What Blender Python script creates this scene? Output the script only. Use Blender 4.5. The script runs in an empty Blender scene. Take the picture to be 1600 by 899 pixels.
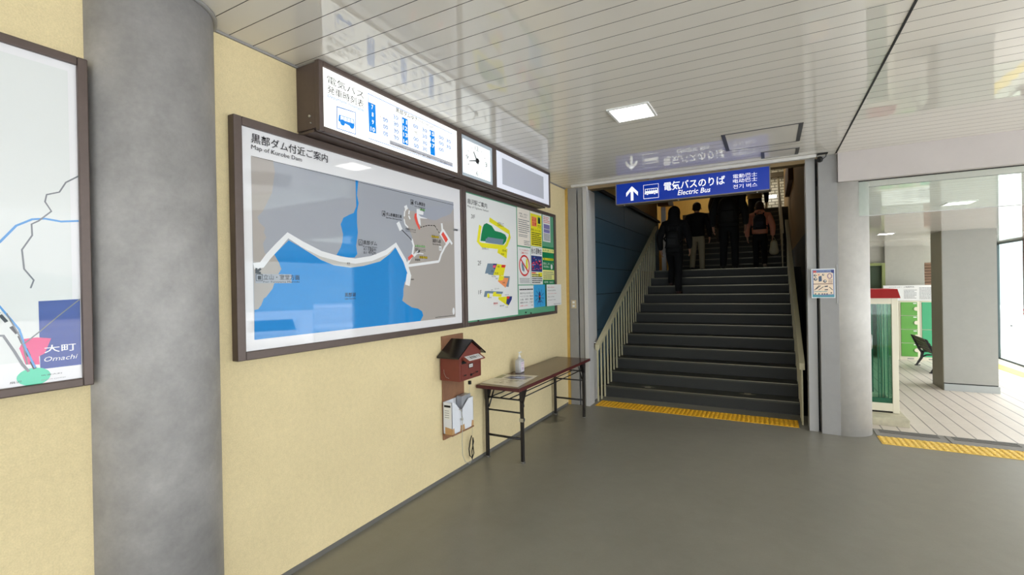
import bpy, bmesh, math, random
from mathutils import Vector, Matrix
import numpy as np
random.seed(7)
sc = bpy.context.scene
COL = sc.collection
PI = math.pi

# ------------------------------------------------------------------ camera, world, exposure
CAM = np.array([2.385, 0.0, 1.6])
VP1, VP2 = (1201.0, 440.0), (-546.0, 472.0)       # where the wall direction and its perpendicular vanish
CX, CY = 800.0, 449.5
F = math.sqrt(-((VP1[0]-CX)*(VP2[0]-CX)+(VP1[1]-CY)*(VP2[1]-CY)))
def _cv(x, y): return np.array([(x-CX)/F, -(y-CY)/F, -1.0])
_n = lambda v: v/np.linalg.norm(v)
_Y = _n(_cv(*VP1)); _X = -_n(_cv(*VP2)); _X = _n(_X-_Y*np.dot(_X, _Y)); _Z = np.cross(_X, _Y)
R = np.stack([_X, _Y, _Z])
cam = bpy.data.cameras.new('camera'); cam_o = bpy.data.objects.new('camera', cam); COL.objects.link(cam_o)
cam.sensor_fit = 'HORIZONTAL'; cam.sensor_width = 36.0; cam.lens = F/1600*36
cam.clip_start = 0.02; cam.clip_end = 300
m = Matrix([[*R[0], CAM[0]], [*R[1], CAM[1]], [*R[2], CAM[2]], [0, 0, 0, 1]])
cam_o.matrix_world = m
sc.camera = cam_o

sc.view_settings.view_transform = 'Standard'; sc.view_settings.look = 'None'
sc.view_settings.gamma = 1.0; sc.view_settings.use_curve_mapping = False
sc.view_settings.exposure = 0.0
WORLD = 7.4
w = bpy.data.worlds.new('overcast'); sc.world = w; w.use_nodes = True
nt = w.node_tree; bg = nt.nodes['Background']; bg.inputs[1].default_value = WORLD
tc = nt.nodes.new('ShaderNodeTexCoord'); sx = nt.nodes.new('ShaderNodeSeparateXYZ'); rp = nt.nodes.new('ShaderNodeValToRGB')
nt.links.new(tc.outputs['Generated'], sx.inputs[0]); nt.links.new(sx.outputs['Z'], rp.inputs[0]); nt.links.new(rp.outputs[0], bg.inputs[0])
rp.color_ramp.elements[0].position = 0.0; rp.color_ramp.elements[0].color = (0.42, 0.44, 0.46, 1)
rp.color_ramp.elements[1].position = 0.7; rp.color_ramp.elements[1].color = (0.94, 0.97, 1.0, 1)

def portal(name, loc, rot, sx_, sy_):
    l = bpy.data.lights.new(name, 'AREA'); l.shape = 'RECTANGLE'; l.size = sx_; l.size_y = sy_; l.cycles.is_portal = True
    o = bpy.data.objects.new(name, l); COL.objects.link(o); o.location = loc; o.rotation_euler = rot
    return o
RIGHT = 7.6                                        # the concourse is open on this side
portal('daylight_portal', (RIGHT, -0.6, 1.45), (0, PI/2, 0), 2.9, 12.8)
portal('daylight_portal', (3.8, -7.0, 1.45), (PI/2, 0, 0), 7.6, 2.9)
portal('daylight_portal', (8.4, 13.4, 0.85), (0, PI/2, 0), 3.2, 10.8)

def fill_light(name, loc, size, power, color=(1, 0.95, 0.85), rot=(0, 0, 0), sy=None):
    l = bpy.data.lights.new(name, 'AREA'); l.shape = 'RECTANGLE'; l.size = size; l.size_y = sy or size
    l.energy = power; l.color = color
    o = bpy.data.objects.new(name, l); COL.objects.link(o); o.location = loc; o.rotation_euler = rot
    return o

# ------------------------------------------------------------------ pixel -> place helpers
def ray(x, y): return R @ _cv(x, y)
def Wp(px, py, X0=0.0):
    d = ray(px, py); t = (X0-CAM[0])/d[0]; p = CAM+t*d; return (p[1], p[2])
def Fp(px, py, z=0.0):
    d = ray(px, py); t = (z-CAM[2])/d[2]; p = CAM+t*d; return (p[0], p[1])
def Yp(px, py, Y0):
    d = ray(px, py); t = (Y0-CAM[1])/d[1]; p = CAM+t*d; return (p[0], p[2])
def homog(src, dst):
    A, b = [], []
    for (x, y), (u, v) in zip(src, dst):
        A.append([x, y, 1, 0, 0, 0, -u*x, -u*y]); b.append(u)
        A.append([0, 0, 0, x, y, 1, -v*x, -v*y]); b.append(v)
    h = np.linalg.solve(np.array(A, float), np.array(b, float))
    def f(x, y):
        d = h[6]*x+h[7]*y+1
        return ((h[0]*x+h[1]*y+h[2])/d, (h[3]*x+h[4]*y+h[5])/d)
    return f

# ------------------------------------------------------------------ materials
def lin(c):
    return tuple((v/255/12.92 if v/255 <= 0.04045 else ((v/255+0.055)/1.055)**2.4) for v in c)
MATS = {}
def M(name, rgb, rough=0.5, metal=0.0, spec=0.5, emit=0.0, lin_rgb=None, coat=0.0, noise=None, bump=None, alpha=None, trans=0.0, ior=1.5):
    """rgb in sRGB 0-255. noise=(scale, amount, detail); bump=(scale, strength, distance)"""
    if name in MATS: return MATS[name]
    mt = bpy.data.materials.new(name); mt.use_nodes = True; n = mt.node_tree; b = n.nodes['Principled BSDF']
    c = lin_rgb or lin(rgb)
    b.inputs['Base Color'].default_value = (*c, 1)
    b.inputs['Roughness'].default_value = rough; b.inputs['Metallic'].default_value = metal
    b.inputs['Specular IOR Level'].default_value = spec; b.inputs['IOR'].default_value = ior
    if coat: b.inputs['Coat Weight'].default_value = coat; b.inputs['Coat Roughness'].default_value = 0.03
    if trans: b.inputs['Transmission Weight'].default_value = trans
    if emit:
        b.inputs['Emission Color'].default_value = (*c, 1); b.inputs['Emission Strength'].default_value = emit
    if noise or bump:
        t = n.nodes.new('ShaderNodeTexCoord')
    if noise:
        for k, (s, a, d) in enumerate([noise] if not isinstance(noise, list) else noise):
            nz = n.nodes.new('ShaderNodeTexNoise'); nz.inputs['Scale'].default_value = s; nz.inputs['Detail'].default_value = d
            nz.inputs['Roughness'].default_value = 0.65
            n.links.new(t.outputs['Object'], nz.inputs['Vector'])
            mr = n.nodes.new('ShaderNodeMapRange'); mr.inputs[1].default_value = 0.3; mr.inputs[2].default_value = 0.7
            mr.inputs[3].default_value = 1-a; mr.inputs[4].default_value = 1+a
            n.links.new(nz.outputs['Fac'], mr.inputs[0])
            mx = n.nodes.new('ShaderNodeMix'); mx.data_type = 'RGBA'; mx.blend_type = 'MULTIPLY'; mx.inputs[0].default_value = 1
            src = b.inputs['Base Color'].links[0].from_socket if b.inputs['Base Color'].links else None
            if src: n.links.new(src, mx.inputs[6])
            else: mx.inputs[6].default_value = (*c, 1)
            n.links.new(mr.outputs[0], mx.inputs[7]); n.links.new(mx.outputs[2], b.inputs['Base Color'])
    if bump:
        s, st, di = bump
        nz = n.nodes.new('ShaderNodeTexNoise'); nz.inputs['Scale'].default_value = s; nz.inputs['Detail'].default_value = 4
        n.links.new(t.outputs['Object'], nz.inputs['Vector'])
        bp = n.nodes.new('ShaderNodeBump'); bp.inputs['Strength'].default_value = st; bp.inputs['Distance'].default_value = di
        n.links.new(nz.outputs['Fac'], bp.inputs['Height']); n.links.new(bp.outputs[0], b.inputs['Normal'])
    MATS[name] = mt
    return mt
def nodes_of(mt): return mt.node_tree, mt.node_tree.nodes['Principled BSDF']
def glass(name, rgb, alpha_mix=0.12, rough=0.0):
    """thin pane: mostly straight-through, with a mirror part"""
    if name in MATS: return MATS[name]
    mt = bpy.data.materials.new(name); mt.use_nodes = True; n = mt.node_tree
    n.nodes.remove(n.nodes['Principled BSDF']); out = n.nodes['Material Output']
    tr = n.nodes.new('ShaderNodeBsdfTransparent'); tr.inputs[0].default_value = (*lin(rgb), 1)
    gl = n.nodes.new('ShaderNodeBsdfGlossy'); gl.inputs['Roughness'].default_value = rough
    fr = n.nodes.new('ShaderNodeFresnel'); ge = n.nodes.new('ShaderNodeNewGeometry'); io = n.nodes.new('ShaderNodeMapRange')
    io.inputs[3].default_value = 1.5; io.inputs[4].default_value = 1/1.5      # the same mirror share on the way in and out
    n.links.new(ge.outputs['Backfacing'], io.inputs[0]); n.links.new(io.outputs[0], fr.inputs[0])
    mx = n.nodes.new('ShaderNodeMixShader')
    n.links.new(fr.outputs[0], mx.inputs[0]); n.links.new(tr.outputs[0], mx.inputs[1]); n.links.new(gl.outputs[0], mx.inputs[2])
    n.links.new(mx.outputs[0], out.inputs[0]); MATS[name] = mt
    return mt

# ------------------------------------------------------------------ objects
def empty(name, loc=(0, 0, 0)):
    o = bpy.data.objects.new(name, None); COL.objects.link(o); o.location = loc; o.empty_display_size = 0.1
    return o
def tag(o, label=None, cat=None, group=None, kind=None):
    if label: o['label'] = label
    if cat: o['category'] = cat
    if group: o['group'] = group
    if kind: o['kind'] = kind
    return o
def thing(name, label, cat, loc=(0, 0, 0), group=None): return tag(empty(name, loc), label, cat, group)
def world_loc(o):
    v = Vector((0, 0, 0))
    while o: v += o.location; o = o.parent
    return v
def copy_tree(o, parent=None):
    c = o.copy(); COL.objects.link(c); c.parent = parent
    for ch in list(o.children): copy_tree(ch, c)
    return c

class MB:
    """collects shapes (world coordinates) into one mesh object"""
    def __init__(s): s.bm = bmesh.new()
    def face(s, pts, mi=0, smooth=False):
        try:
            f = s.bm.faces.new([s.bm.verts.new(p) for p in pts]); f.material_index = mi; f.smooth = smooth; return f
        except ValueError: return None
    def box(s, x0, x1, y0, y1, z0, z1, mi=0, rot=None, piv=None):
        P = [(x, y, z) for x in (x0, x1) for y in (y0, y1) for z in (z0, z1)]
        if rot is not None:
            pv = Vector(piv if piv else ((x0+x1)/2, (y0+y1)/2, (z0+z1)/2)); P = [pv+rot @ (Vector(p)-pv) for p in P]
        v = [s.bm.verts.new(p) for p in P]
        for q in ((0, 1, 3, 2), (4, 6, 7, 5), (0, 4, 5, 1), (2, 3, 7, 6), (0, 2, 6, 4), (1, 5, 7, 3)):
            s.bm.faces.new([v[i] for i in q]).material_index = mi
        return s
    def prism(s, pts, vec, mi=0, mi_side=None):
        vec = Vector(vec); a = [s.bm.verts.new(p) for p in pts]; b = [s.bm.verts.new(Vector(p)+vec) for p in pts]
        n = len(pts)
        s.bm.faces.new(a).material_index = mi; s.bm.faces.new(b[::-1]).material_index = mi
        for i in range(n):
            j = (i+1) % n
            s.bm.faces.new([a[j], a[i], b[i], b[j]]).material_index = mi if mi_side is None else mi_side
        return s
    def tube(s, pts, r, seg=10, mi=0, cap=True):
        pts = [Vector(p) for p in pts]; rr = r if isinstance(r, (list, tuple)) else [r]*len(pts)
        rings = []; up = None
        for i, p in enumerate(pts):
            d = (pts[min(i+1, len(pts)-1)]-pts[max(i-1, 0)]).normalized()
            if up is None: up = d.orthogonal().normalized()
            else: up = (up-d*up.dot(d)).normalized()
            q = d.cross(up)
            rings.append([s.bm.verts.new(p+(up*math.cos(2*PI*k/seg)+q*math.sin(2*PI*k/seg))*rr[i]) for k in range(seg)])
        for a, b in zip(rings, rings[1:]):
            for k in range(seg):
                f = s.bm.faces.new([a[k], a[(k+1) % seg], b[(k+1) % seg], b[k]]); f.material_index = mi; f.smooth = True
        if cap:
            s.bm.faces.new(rings[0][::-1]).material_index = mi; s.bm.faces.new(rings[-1]).material_index = mi
        return s
    def lathe(s, prof, c, seg=24, mi=0, sx=1, sy=1):
        rings = [[s.bm.verts.new((c[0]+r*sx*math.cos(2*PI*k/seg), c[1]+r*sy*math.sin(2*PI*k/seg), c[2]+z)) for k in range(seg)] for r, z in prof]
        for a, b in zip(rings, rings[1:]):
            for k in range(seg):
                f = s.bm.faces.new([a[k], a[(k+1) % seg], b[(k+1) % seg], b[k]]); f.material_index = mi; f.smooth = True
        s.bm.faces.new(rings[0][::-1]).material_index = mi; s.bm.faces.new(rings[-1]).material_index = mi
        return s
    def text(s, txt, P, u0, v0, u1, v1, mi=0, bold=0.0, shear=0.0):
        for tri in text_faces(txt, bold, shear):
            s.face([P(u0+(u1-u0)*a, v0+(v1-v0)*b) for a, b in tri], mi)
        return s
    def build(s, name, mats, parent=None, bevel=0.0, normals=True):
        me = bpy.data.meshes.new(name); off = world_loc(parent) if parent else Vector((0, 0, 0))
        if normals: bmesh.ops.recalc_face_normals(s.bm, faces=s.bm.faces)
        for v in s.bm.verts: v.co -= off
        s.bm.to_mesh(me); s.bm.free()
        for mm in (mats if isinstance(mats, (list, tuple)) else [mats]): me.materials.append(mm)
        o = bpy.data.objects.new(name, me); COL.objects.link(o); o.parent = parent
        if bevel:
            b = o.modifiers.new('bevel', 'BEVEL'); b.width = bevel; b.segments = 2; b.limit_method = 'ANGLE'; b.angle_limit = 0.7
        return o
def rebase(o, loc):
    """give a one-mesh thing its origin at its base"""
    for v in o.data.vertices: v.co -= Vector(loc)
    o.location = loc; return o

_tc = {}
def text_faces(txt, bold=0.0, shear=0.0):
    k = (txt, bold, shear)
    if k in _tc: return _tc[k]
    cu = bpy.data.curves.new('t', 'FONT'); cu.body = txt; cu.size = 1; cu.offset = bold; cu.shear = shear; cu.resolution_u = 2; cu.fill_mode = 'FRONT'
    o = bpy.data.objects.new('t', cu); COL.objects.link(o)
    dg = bpy.context.evaluated_depsgraph_get(); me = bpy.data.meshes.new_from_object(o.evaluated_get(dg))
    co = [v.co for v in me.vertices]
    res = []
    if co:
        a0, a1 = min(c.x for c in co), max(c.x for c in co); b0, b1 = min(c.y for c in co), max(c.y for c in co)
        su, sv = max(a1-a0, 1e-6), max(b1-b0, 1e-6)
        res = [[((me.vertices[i].co.x-a0)/su, (me.vertices[i].co.y-b0)/sv) for i in p.vertices] for p in me.polygons]
    bpy.data.objects.remove(o); bpy.data.curves.remove(cu); bpy.data.meshes.remove(me)
    _tc[k] = res
    return res

def rot(ax, deg): return Matrix.Rotation(math.radians(deg), 3, ax)
def structure(o): return tag(o, kind='structure')

# common materials
m_black = M('black_print', (28, 28, 30), 0.6)
m_white = M('white_paint', (235, 235, 233), 0.45)
m_brown = M('brown_aluminium', (92, 78, 72), 0.35, 0.3, noise=(30, 0.05, 2))
m_greymetal = M('grey_painted_steel', (150, 148, 146), 0.4, 0.0, noise=(6, 0.06, 5))
m_lightmetal = M('pale_painted_steel', (196, 194, 192), 0.4)
m_dark = M('dark_gap', (22, 21, 20), 0.8)
m_steel = M('brushed_steel', (190, 190, 190), 0.3, 1.0)
m_darksteel = M('black_enamelled_steel', (30, 27, 27), 0.35)
# ------------------------------------------------------------------ the setting
CZ, LZ, LC = 2.895, -0.758, 2.595                  # ceiling, lower floor, lower ceiling
m_stucco = M('yellow_stucco', (224, 206, 162), 0.85, spec=0.25, noise=[(1.3, 0.05, 3), (160, 0.07, 3), (35, 0.04, 3)], bump=(140, 0.35, 0.004))
m_conc = M('trowelled_concrete', (162, 159, 157), 0.55, noise=[(2.2, 0.20, 6), (9, 0.09, 5), (45, 0.05, 3)], bump=(14, 0.15, 0.01))
m_conc2 = M('pale_painted_concrete', (186, 182, 176), 0.6, noise=[(1.8, 0.10, 6), (14, 0.05, 5)], bump=(20, 0.08, 0.006))
m_floor = M('grey_epoxy_floor', (130, 127, 116), 0.34, spec=0.4, noise=[(0.9, 0.07, 6), (7, 0.05, 6), (90, 0.03, 2)], bump=(3.0, 0.05, 0.01))
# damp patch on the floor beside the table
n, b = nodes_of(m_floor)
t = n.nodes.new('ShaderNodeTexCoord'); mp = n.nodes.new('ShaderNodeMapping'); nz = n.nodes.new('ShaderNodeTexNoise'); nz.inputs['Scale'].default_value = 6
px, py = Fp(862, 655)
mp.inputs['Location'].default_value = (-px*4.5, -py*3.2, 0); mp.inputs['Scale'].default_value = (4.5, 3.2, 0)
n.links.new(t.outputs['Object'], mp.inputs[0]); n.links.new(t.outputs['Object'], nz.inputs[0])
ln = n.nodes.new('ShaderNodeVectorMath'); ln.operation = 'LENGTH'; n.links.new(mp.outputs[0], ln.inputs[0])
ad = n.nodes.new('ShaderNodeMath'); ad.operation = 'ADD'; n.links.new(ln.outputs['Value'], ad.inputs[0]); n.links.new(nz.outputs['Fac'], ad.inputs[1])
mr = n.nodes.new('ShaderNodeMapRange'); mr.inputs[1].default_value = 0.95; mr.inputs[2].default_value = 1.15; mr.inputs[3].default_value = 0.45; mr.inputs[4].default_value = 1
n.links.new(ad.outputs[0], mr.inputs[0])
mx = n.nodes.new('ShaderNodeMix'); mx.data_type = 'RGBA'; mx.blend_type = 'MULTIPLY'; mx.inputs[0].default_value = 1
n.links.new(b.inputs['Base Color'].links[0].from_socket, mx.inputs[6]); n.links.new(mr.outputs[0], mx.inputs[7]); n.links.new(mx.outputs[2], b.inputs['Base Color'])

m_ceil = M('glossy_ceiling_panel', (238, 233, 224), 0.02, spec=0.9, noise=(1.5, 0.02, 2))
n, b = nodes_of(m_ceil)
t = n.nodes.new('ShaderNodeTexCoord'); mp = n.nodes.new('ShaderNodeMapping'); mp.inputs['Scale'].default_value = (0.9, 6, 1)
nz = n.nodes.new('ShaderNodeTexNoise'); nz.inputs['Scale'].default_value = 1.0; nz.inputs['Detail'].default_value = 1
bp = n.nodes.new('ShaderNodeBump'); bp.inputs['Strength'].default_value = 0.025; bp.inputs['Distance'].default_value = 0.02
n.links.new(t.outputs['Object'], mp.inputs[0]); n.links.new(mp.outputs[0], nz.inputs[0]); n.links.new(nz.outputs['Fac'], bp.inputs['Height']); n.links.new(bp.outputs[0], b.inputs['Normal'])
m_groove = M('ceiling_groove', (92, 89, 84), 0.6)

def panel_ceiling(name, x0, x1, y0, y1, z, pitch, skip=(), thick=0.06):
    """boards running across the room with a V groove between them"""
    mb = MB(); k0 = math.floor(y0/pitch); g = 0.0021
    y = y0
    k = k0
    while y < y1-1e-6:
        e = min((k+1)*pitch+0.029, y1)
        if e > y:
            for (a, c) in cut(x0, x1, y, e, skip):
                mb.face([(a, y+g, z), (c, y+g, z), (c, e-g, z), (a, e-g, z)], 0)
                mb.face([(a, e-g, z), (c, e-g, z), (c, e, z+0.008), (a, e, z+0.008)], 1)
                mb.face([(a, y, z+0.008), (c, y, z+0.008), (c, y+g, z), (a, y+g, z)], 1)
            y = e
        k += 1
    mb.box(x0, x1, y0, y1, z+0.012, z+thick, 1)
    return structure(mb.build(name, [m_ceil, m_groove], normals=False))
def cut(x0, x1, ya, yb, skip):
    segs = [(x0, x1)]
    for (a, c, d, e) in skip:
        if ya < e and yb > d:
            segs = [s for (p, q) in segs for s in ((p, min(q, a)), (max(p, c), q)) if s[1] > s[0]]
    return segs
JX = 3.006
panel_ceiling('ceiling', 0.0, JX-0.006, -7.0, 5.9, CZ, 0.126)
panel_ceiling('ceiling_right', JX+0.006, RIGHT, -7.0, 5.8, CZ, 0.126)
structure(MB().box(JX-0.006, JX+0.006, -7, 5.8, CZ-0.003, CZ+0.012).build('trim_9', m_dark))
structure(MB().box(-0.2, RIGHT+0.1, -7.0, 5.8, CZ+0.062, CZ+0.3).build('roof', m_conc2))
structure(MB().box(0.0, 0.012, -6.9, 5.9, CZ-0.012, CZ-0.001).build('trim_10', m_greymetal))

structure(MB().box(-0.2, RIGHT+0.3, -7.0, 6.27, -0.15, 0.0).build('floor', m_floor))
structure(MB().box(-0.2, 0.0, -7.0, 5.905, 0.0, CZ+0.06).build('wall_left', m_stucco))
structure(MB().box(0.0, 0.004, -6.9, 5.88, 0, 0.03).build('baseboard_left', M('grey_floor_coving', (105, 103, 98), 0.5)))

# round concrete column let into the wall
c1 = (-0.06, 1.086)
mb = MB(); mb.lathe([(0.255, 0), (0.255, CZ-0.001)], (c1[0], c1[1], 0), 64); structure(mb.build('column', m_conc))
mb = MB(); mb.lathe([(0.258, -0.012), (0.272, -0.012), (0.272, 0), (0.258, 0)], (c1[0], c1[1], CZ-0.001), 64); structure(mb.build('trim_1', m_greymetal))

# left jamb of the stair opening
mb = MB(); mb.box(0.0, 0.034, 5.895, 5.99, 0, CZ); structure(mb.build('trim_2', M('ochre_paint', (196, 160, 82), 0.7, noise=(20, 0.08, 4))))
mb = MB(); mb.box(0.034, 0.155, 5.91, 6.4, 0, CZ, 0); mb.box(0.155, 0.172, 5.96, 6.4, 0, CZ, 1)
mb.box(0.172, 0.235, 5.915, 6.4, 0, CZ, 0); mb.box(0.235, 0.246, 5.93, 6.4, 0, CZ, 2); mb.box(0.246, 0.300, 5.90, 6.1, 0, CZ, 2)
structure(mb.build('trim_3', [m_greymetal, m_dark, m_lightmetal], bevel=0.003))
# right jamb
mb = MB(); mb.box(2.745, 2.83, 5.90, 6.1, 0, CZ, 2); mb.box(2.83, 2.852, 5.95, 6.1, 0, CZ, 1); mb.box(2.852, 3.018, 5.845, 6.1, 0, CZ, 0)
structure(mb.build('trim_4', [m_greymetal, m_dark, M('pale_grey_steel', (176, 175, 174), 0.4)], bevel=0.003))
# white guide rail at the ceiling edge
mb = MB(); mb.box(0.157, 2.83, 5.715, 5.765, CZ-0.036, CZ-0.001); structure(mb.build('trim_5', M('white_shutter_rail', (214, 211, 206), 0.35), bevel=0.006))
# head above the stair opening
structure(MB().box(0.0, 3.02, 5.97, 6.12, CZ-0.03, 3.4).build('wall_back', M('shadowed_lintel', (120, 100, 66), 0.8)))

# right column and beam
c2 = (3.056, 6.098)
mb = MB(); mb.lathe([(0.256, 0), (0.256, 2.6)], (c2[0], c2[1], 0), 64); structure(mb.build('column_right', m_conc2))
structure(MB().box(3.02, 9.2, 5.80, 6.30, 2.6, 3.3).build('beam', M('off_white_beam', (196, 188, 184), 0.7, noise=(3, 0.03, 4), bump=(60, 0.08, 0.004))))

# hanging glass smoke screen under the beam
m_glass = glass('clear_pane', (246, 251, 247))
t_ = thing('glass_smoke_screen', 'clear hanging glass pane under the white beam above the steps', 'glass panel', (5.8, 5.9, 2.24))
MB().box(3.20, 8.19, 5.880, 5.888, 2.245, 2.598).build('pane', m_glass, t_)
MB().box(3.20, 8.19, 5.878, 5.890, 2.240, 2.247).build('edge_strip', m_lightmetal, t_)
mb = MB(); mb.box(3.20, 8.19, 5.874, 5.894, 2.593, 2.5995); mb.build('seal', m_dark, t_)

# ---- lower hall on the right, four steps down
m_tile = M('beige_strip_tile', (205, 196, 184), 0.45, noise=[(2, 0.05, 4), (30, 0.03, 3)])
n, b = nodes_of(m_tile)
t = n.nodes.new('ShaderNodeTexCoord'); sp = n.nodes.new('ShaderNodeSeparateXYZ'); n.links.new(t.outputs['Object'], sp.inputs[0])
ma = n.nodes.new('ShaderNodeMath'); ma.operation = 'PINGPONG'; ma.inputs[1].default_value = 0.109; n.links.new(sp.outputs['X'], ma.inputs[0])
mr = n.nodes.new('ShaderNodeMapRange'); mr.inputs[1].default_value = 0.007; mr.inputs[2].default_value = 0.011; mr.inputs[3].default_value = 0.34; mr.inputs[4].default_value = 1
n.links.new(ma.outputs[0], mr.inputs[0]); mx = n.nodes.new('ShaderNodeMix'); mx.data_type = 'RGBA'; mx.blend_type = 'MULTIPLY'; mx.inputs[0].default_value = 1
n.links.new(b.inputs['Base Color'].links[0].from_socket, mx.inputs[6]); n.links.new(mr.outputs[0], mx.inputs[7]); n.links.new(mx.outputs[2], b.inputs['Base Color'])
structure(MB().box(3.12, 9.2, 6.9, 21.5, LZ-0.2, LZ).build('floor_lower', m_tile))
mb = MB()
for k in range(4):
    mb.box(3.3, RIGHT+0.3, 6.27+0.28*k, 6.27+0.28*(k+1), LZ-0.2, -0.19*(k+1)+0.001 if k < 3 else LZ+0.001)
structure(mb.build('steps_lower', m_conc2))
panel_ceiling('ceiling_lower', 3.12, 8.35, 6.3, 18.9, LC, 0.18)
structure(MB().box(2.97, 3.12, 6.1, 18.3, LZ, 3.3).build('wall_divider', M('grey_render', (140, 138, 130), 0.8)))
m_beige = M('beige_panel', (178, 176, 166), 0.7, noise=(8, 0.03, 3))
# back wall of the lower hall: dark doorway, beige panels, louvred shutter
mb = MB(); mb.box(3.12, 4.9, 18.15, 18.3, LZ, LC, 0); mb.box(5.50, 6.42, 18.0, 18.3, LZ, LC, 0); mb.box(4.9, 5.5, 18.15, 18.3, 2.0, LC, 0); mb.box(6.42, 8.2, 18.80, 18.9, LZ, LC, 0)
structure(mb.build('wall_far', m_beige))
mb = MB(); mb.box(4.96, 5.02, 18.0, 18.16, LZ, 2.02, 1); mb.box(5.42, 5.50, 17.98, 18.16, LZ, 2.1, 1); mb.box(4.9, 5.5, 17.99, 18.16, 2.02, 2.1, 1)
mb.box(5.02, 5.42, 18.12, 18.2, LZ, 2.02, 0)
structure(mb.build('door_1', [M('dark_green_door', (60, 78, 52), 0.5), M('olive_door_frame', (140, 150, 90), 0.4)]))
mb = MB()
for k in range(28):
    z = -0.3+k*0.085
    mb.box(6.45, 7.2, 18.10, 18.19, z, z+0.06, 0, rot=rot('X', -25))
structure(mb.build('window_1', M('brown_louvre', (140, 112, 92), 0.5)))
mb = MB(); x0, x1 = 5.592, 6.432
mb.box(x0, x1, 13.02, 13.75, LZ+0.16, LC, 0); mb.box(x0+0.0, x1+0.02, 13.0, 13.77, LZ, LZ+0.14, 1); mb.box(x0+0.01, x1, 13.03, 13.75, LZ+0.14, LZ+0.16, 2)
mb.box(x0-0.012, x0, 13.03, 13.75, LZ, LC, 3)  # sheet on the left face, shade put into its darker colour
structure(mb.build('pillar', [M('grey_clad_pillar', (164, 164, 157), 0.5, noise=(5, 0.03, 3)), M('grey_plinth', (176, 180, 178), 0.5), m_dark, M('shaded_pillar_side', (128, 122, 100), 0.5)]))
# far glazed doorway towards daylight on the right
mb = MB(); mb.box(8.18, 8.24, 18.66, 18.8, LZ, LC, 0); mb.box(8.2, 8.24, 17.1, 18.7, 2.54, LC, 0); mb.box(8.19, 8.26, 16.95, 17.1, LZ, LC, 1)
mb.box(8.21, 8.23, 17.1, 18.66, LZ, LZ+.04, 0)
structure(mb.build('door_2', [M('dark_door_frame', (66, 80, 82), 0.4), M('maroon_post', (96, 66, 66), 0.5)]))

structure(MB().box(8.2, 8.3, 6.3, 17.05, 2.3, LC).build('wall_lower_right', m_beige))
structure(MB().box(8.2, 8.3, 9.75, 11.2, LZ, 2.3).build('wall_light_block', m_beige))  # unseen wall piece added to cut the daylight and darken the board reflection
t_ = thing('glass_door', 'bright glazed door leaf in the far right doorway', 'door', (8.24, 17.7, LZ))
MB().box(8.218, 8.222, 17.11, 18.65, LZ+.045, 2.535).build('pane', m_glass, t_)
MB().box(8.195, 8.215, 17.82, 17.90, 0.25, 0.28).build('handle', m_dark, t_)
# ---- stairs
SY, SG, SR, NS = 6.54, 0.305, 0.155, 12
XL, XR = 0.33, 2.68
m_tread = M('dark_stair_rubber', (66, 66, 58), 0.55, noise=[(6, 0.12, 6), (40, 0.08, 3)])
m_riser = M('dark_riser', (46, 47, 45), 0.6)
m_nose = M('worn_metal_nosing', (124, 118, 102), 0.34, 0.6)
def flight(mb, y0, z0, ns, floor_to, land_y):
    for k in range(ns):
        ya, za = y0+SG*k, z0+SR*(k+1)
        yb = ya+SG if k < ns-1 else land_y
        mb.box(0.06 if k == ns-1 else XL-0.08, 2.96 if k == ns-1 else XR+0.05, ya, yb, floor_to, za-0.003, 1)
        mb.box(XL-0.08, XR+0.05, ya-0.012, ya+0.055, za-0.028, za, 2 if False else 0)
        mb.box(XL-0.08, XR+0.05, ya-0.014, ya-0.002, za-0.007, za+0.002, 2)
        mb.box(XL-0.08, XR+0.05, ya+0.055, yb-0.012, za-0.004, za-0.001, 0)
mb = MB(); flight(mb, SY, 0, NS, -0.1, 12.15); L1 = SR*NS
flight(mb, 12.1, L1, 12, L1-0.1, 19.0); L2 = L1+SR*12
structure(mb.build('staircase', [m_tread, m_riser, m_nose]))
structure(MB().box(-1.6, 3.1, 6.27, 6.54, -0.15, -0.002).build('floor_stair_foot', m_floor))
mb = MB(); mb.box(0.0, 0.25, 6.54, 12.2, -0.15, -0.003); mb.box(2.73, 2.97, 6.54, 12.2, -0.15, -0.003); structure(mb.build('floor_gutter', m_riser))
m_blue = M('blue_wall_panel', (66, 102, 124), 0.45, noise=(2, 0.06, 4))
mb = MB(); LED = 3.06
zs = [0.0, 0.52, 0.90, 1.45, 1.86, 2.26, 2.64, LED]
ys = [6.10, 8.64, 10.3, 11.75]
for a, c in zip(ys, ys[1:]):
    for z0, z1 in zip(zs, zs[1:]):
        mb.box(0.02, 0.06, a+0.004, c-0.004, z0+0.005, z1-0.005, 0)
mb.box(-0.02, 0.045, 6.10, 11.75, 0, LED, 1); mb.box(0.0, 0.10, 6.10, 11.75, LED, LED+0.05, 1)
structure(mb.build('wall_stair_left', [m_blue, m_dark]))
m_ochre = M('ochre_stair_wall', (206, 170, 92), 0.8, noise=(6, 0.05, 4))
structure(MB().box(-0.1, 0.03, 6.10, 11.75, LED+0.05, 6.0).build('wall_stair_upper', m_ochre))
mb = MB(); mb.box(-1.3, -1.2, 11.75, 19.1, L1, 6.4); mb.box(-1.3, 0.03, 11.65, 11.75, L1, 6.4); structure(mb.build('wall_landing', m_ochre))
structure(MB().box(-1.3, 0.06, 11.75, 12.2, L1-0.1, L1).build('floor_landing', m_riser))
structure(MB().box(-1.3, 0.3, 12.2, 19.1, L1-0.1, L1+0.9).build('wall_landing_low', m_ochre))
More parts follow.
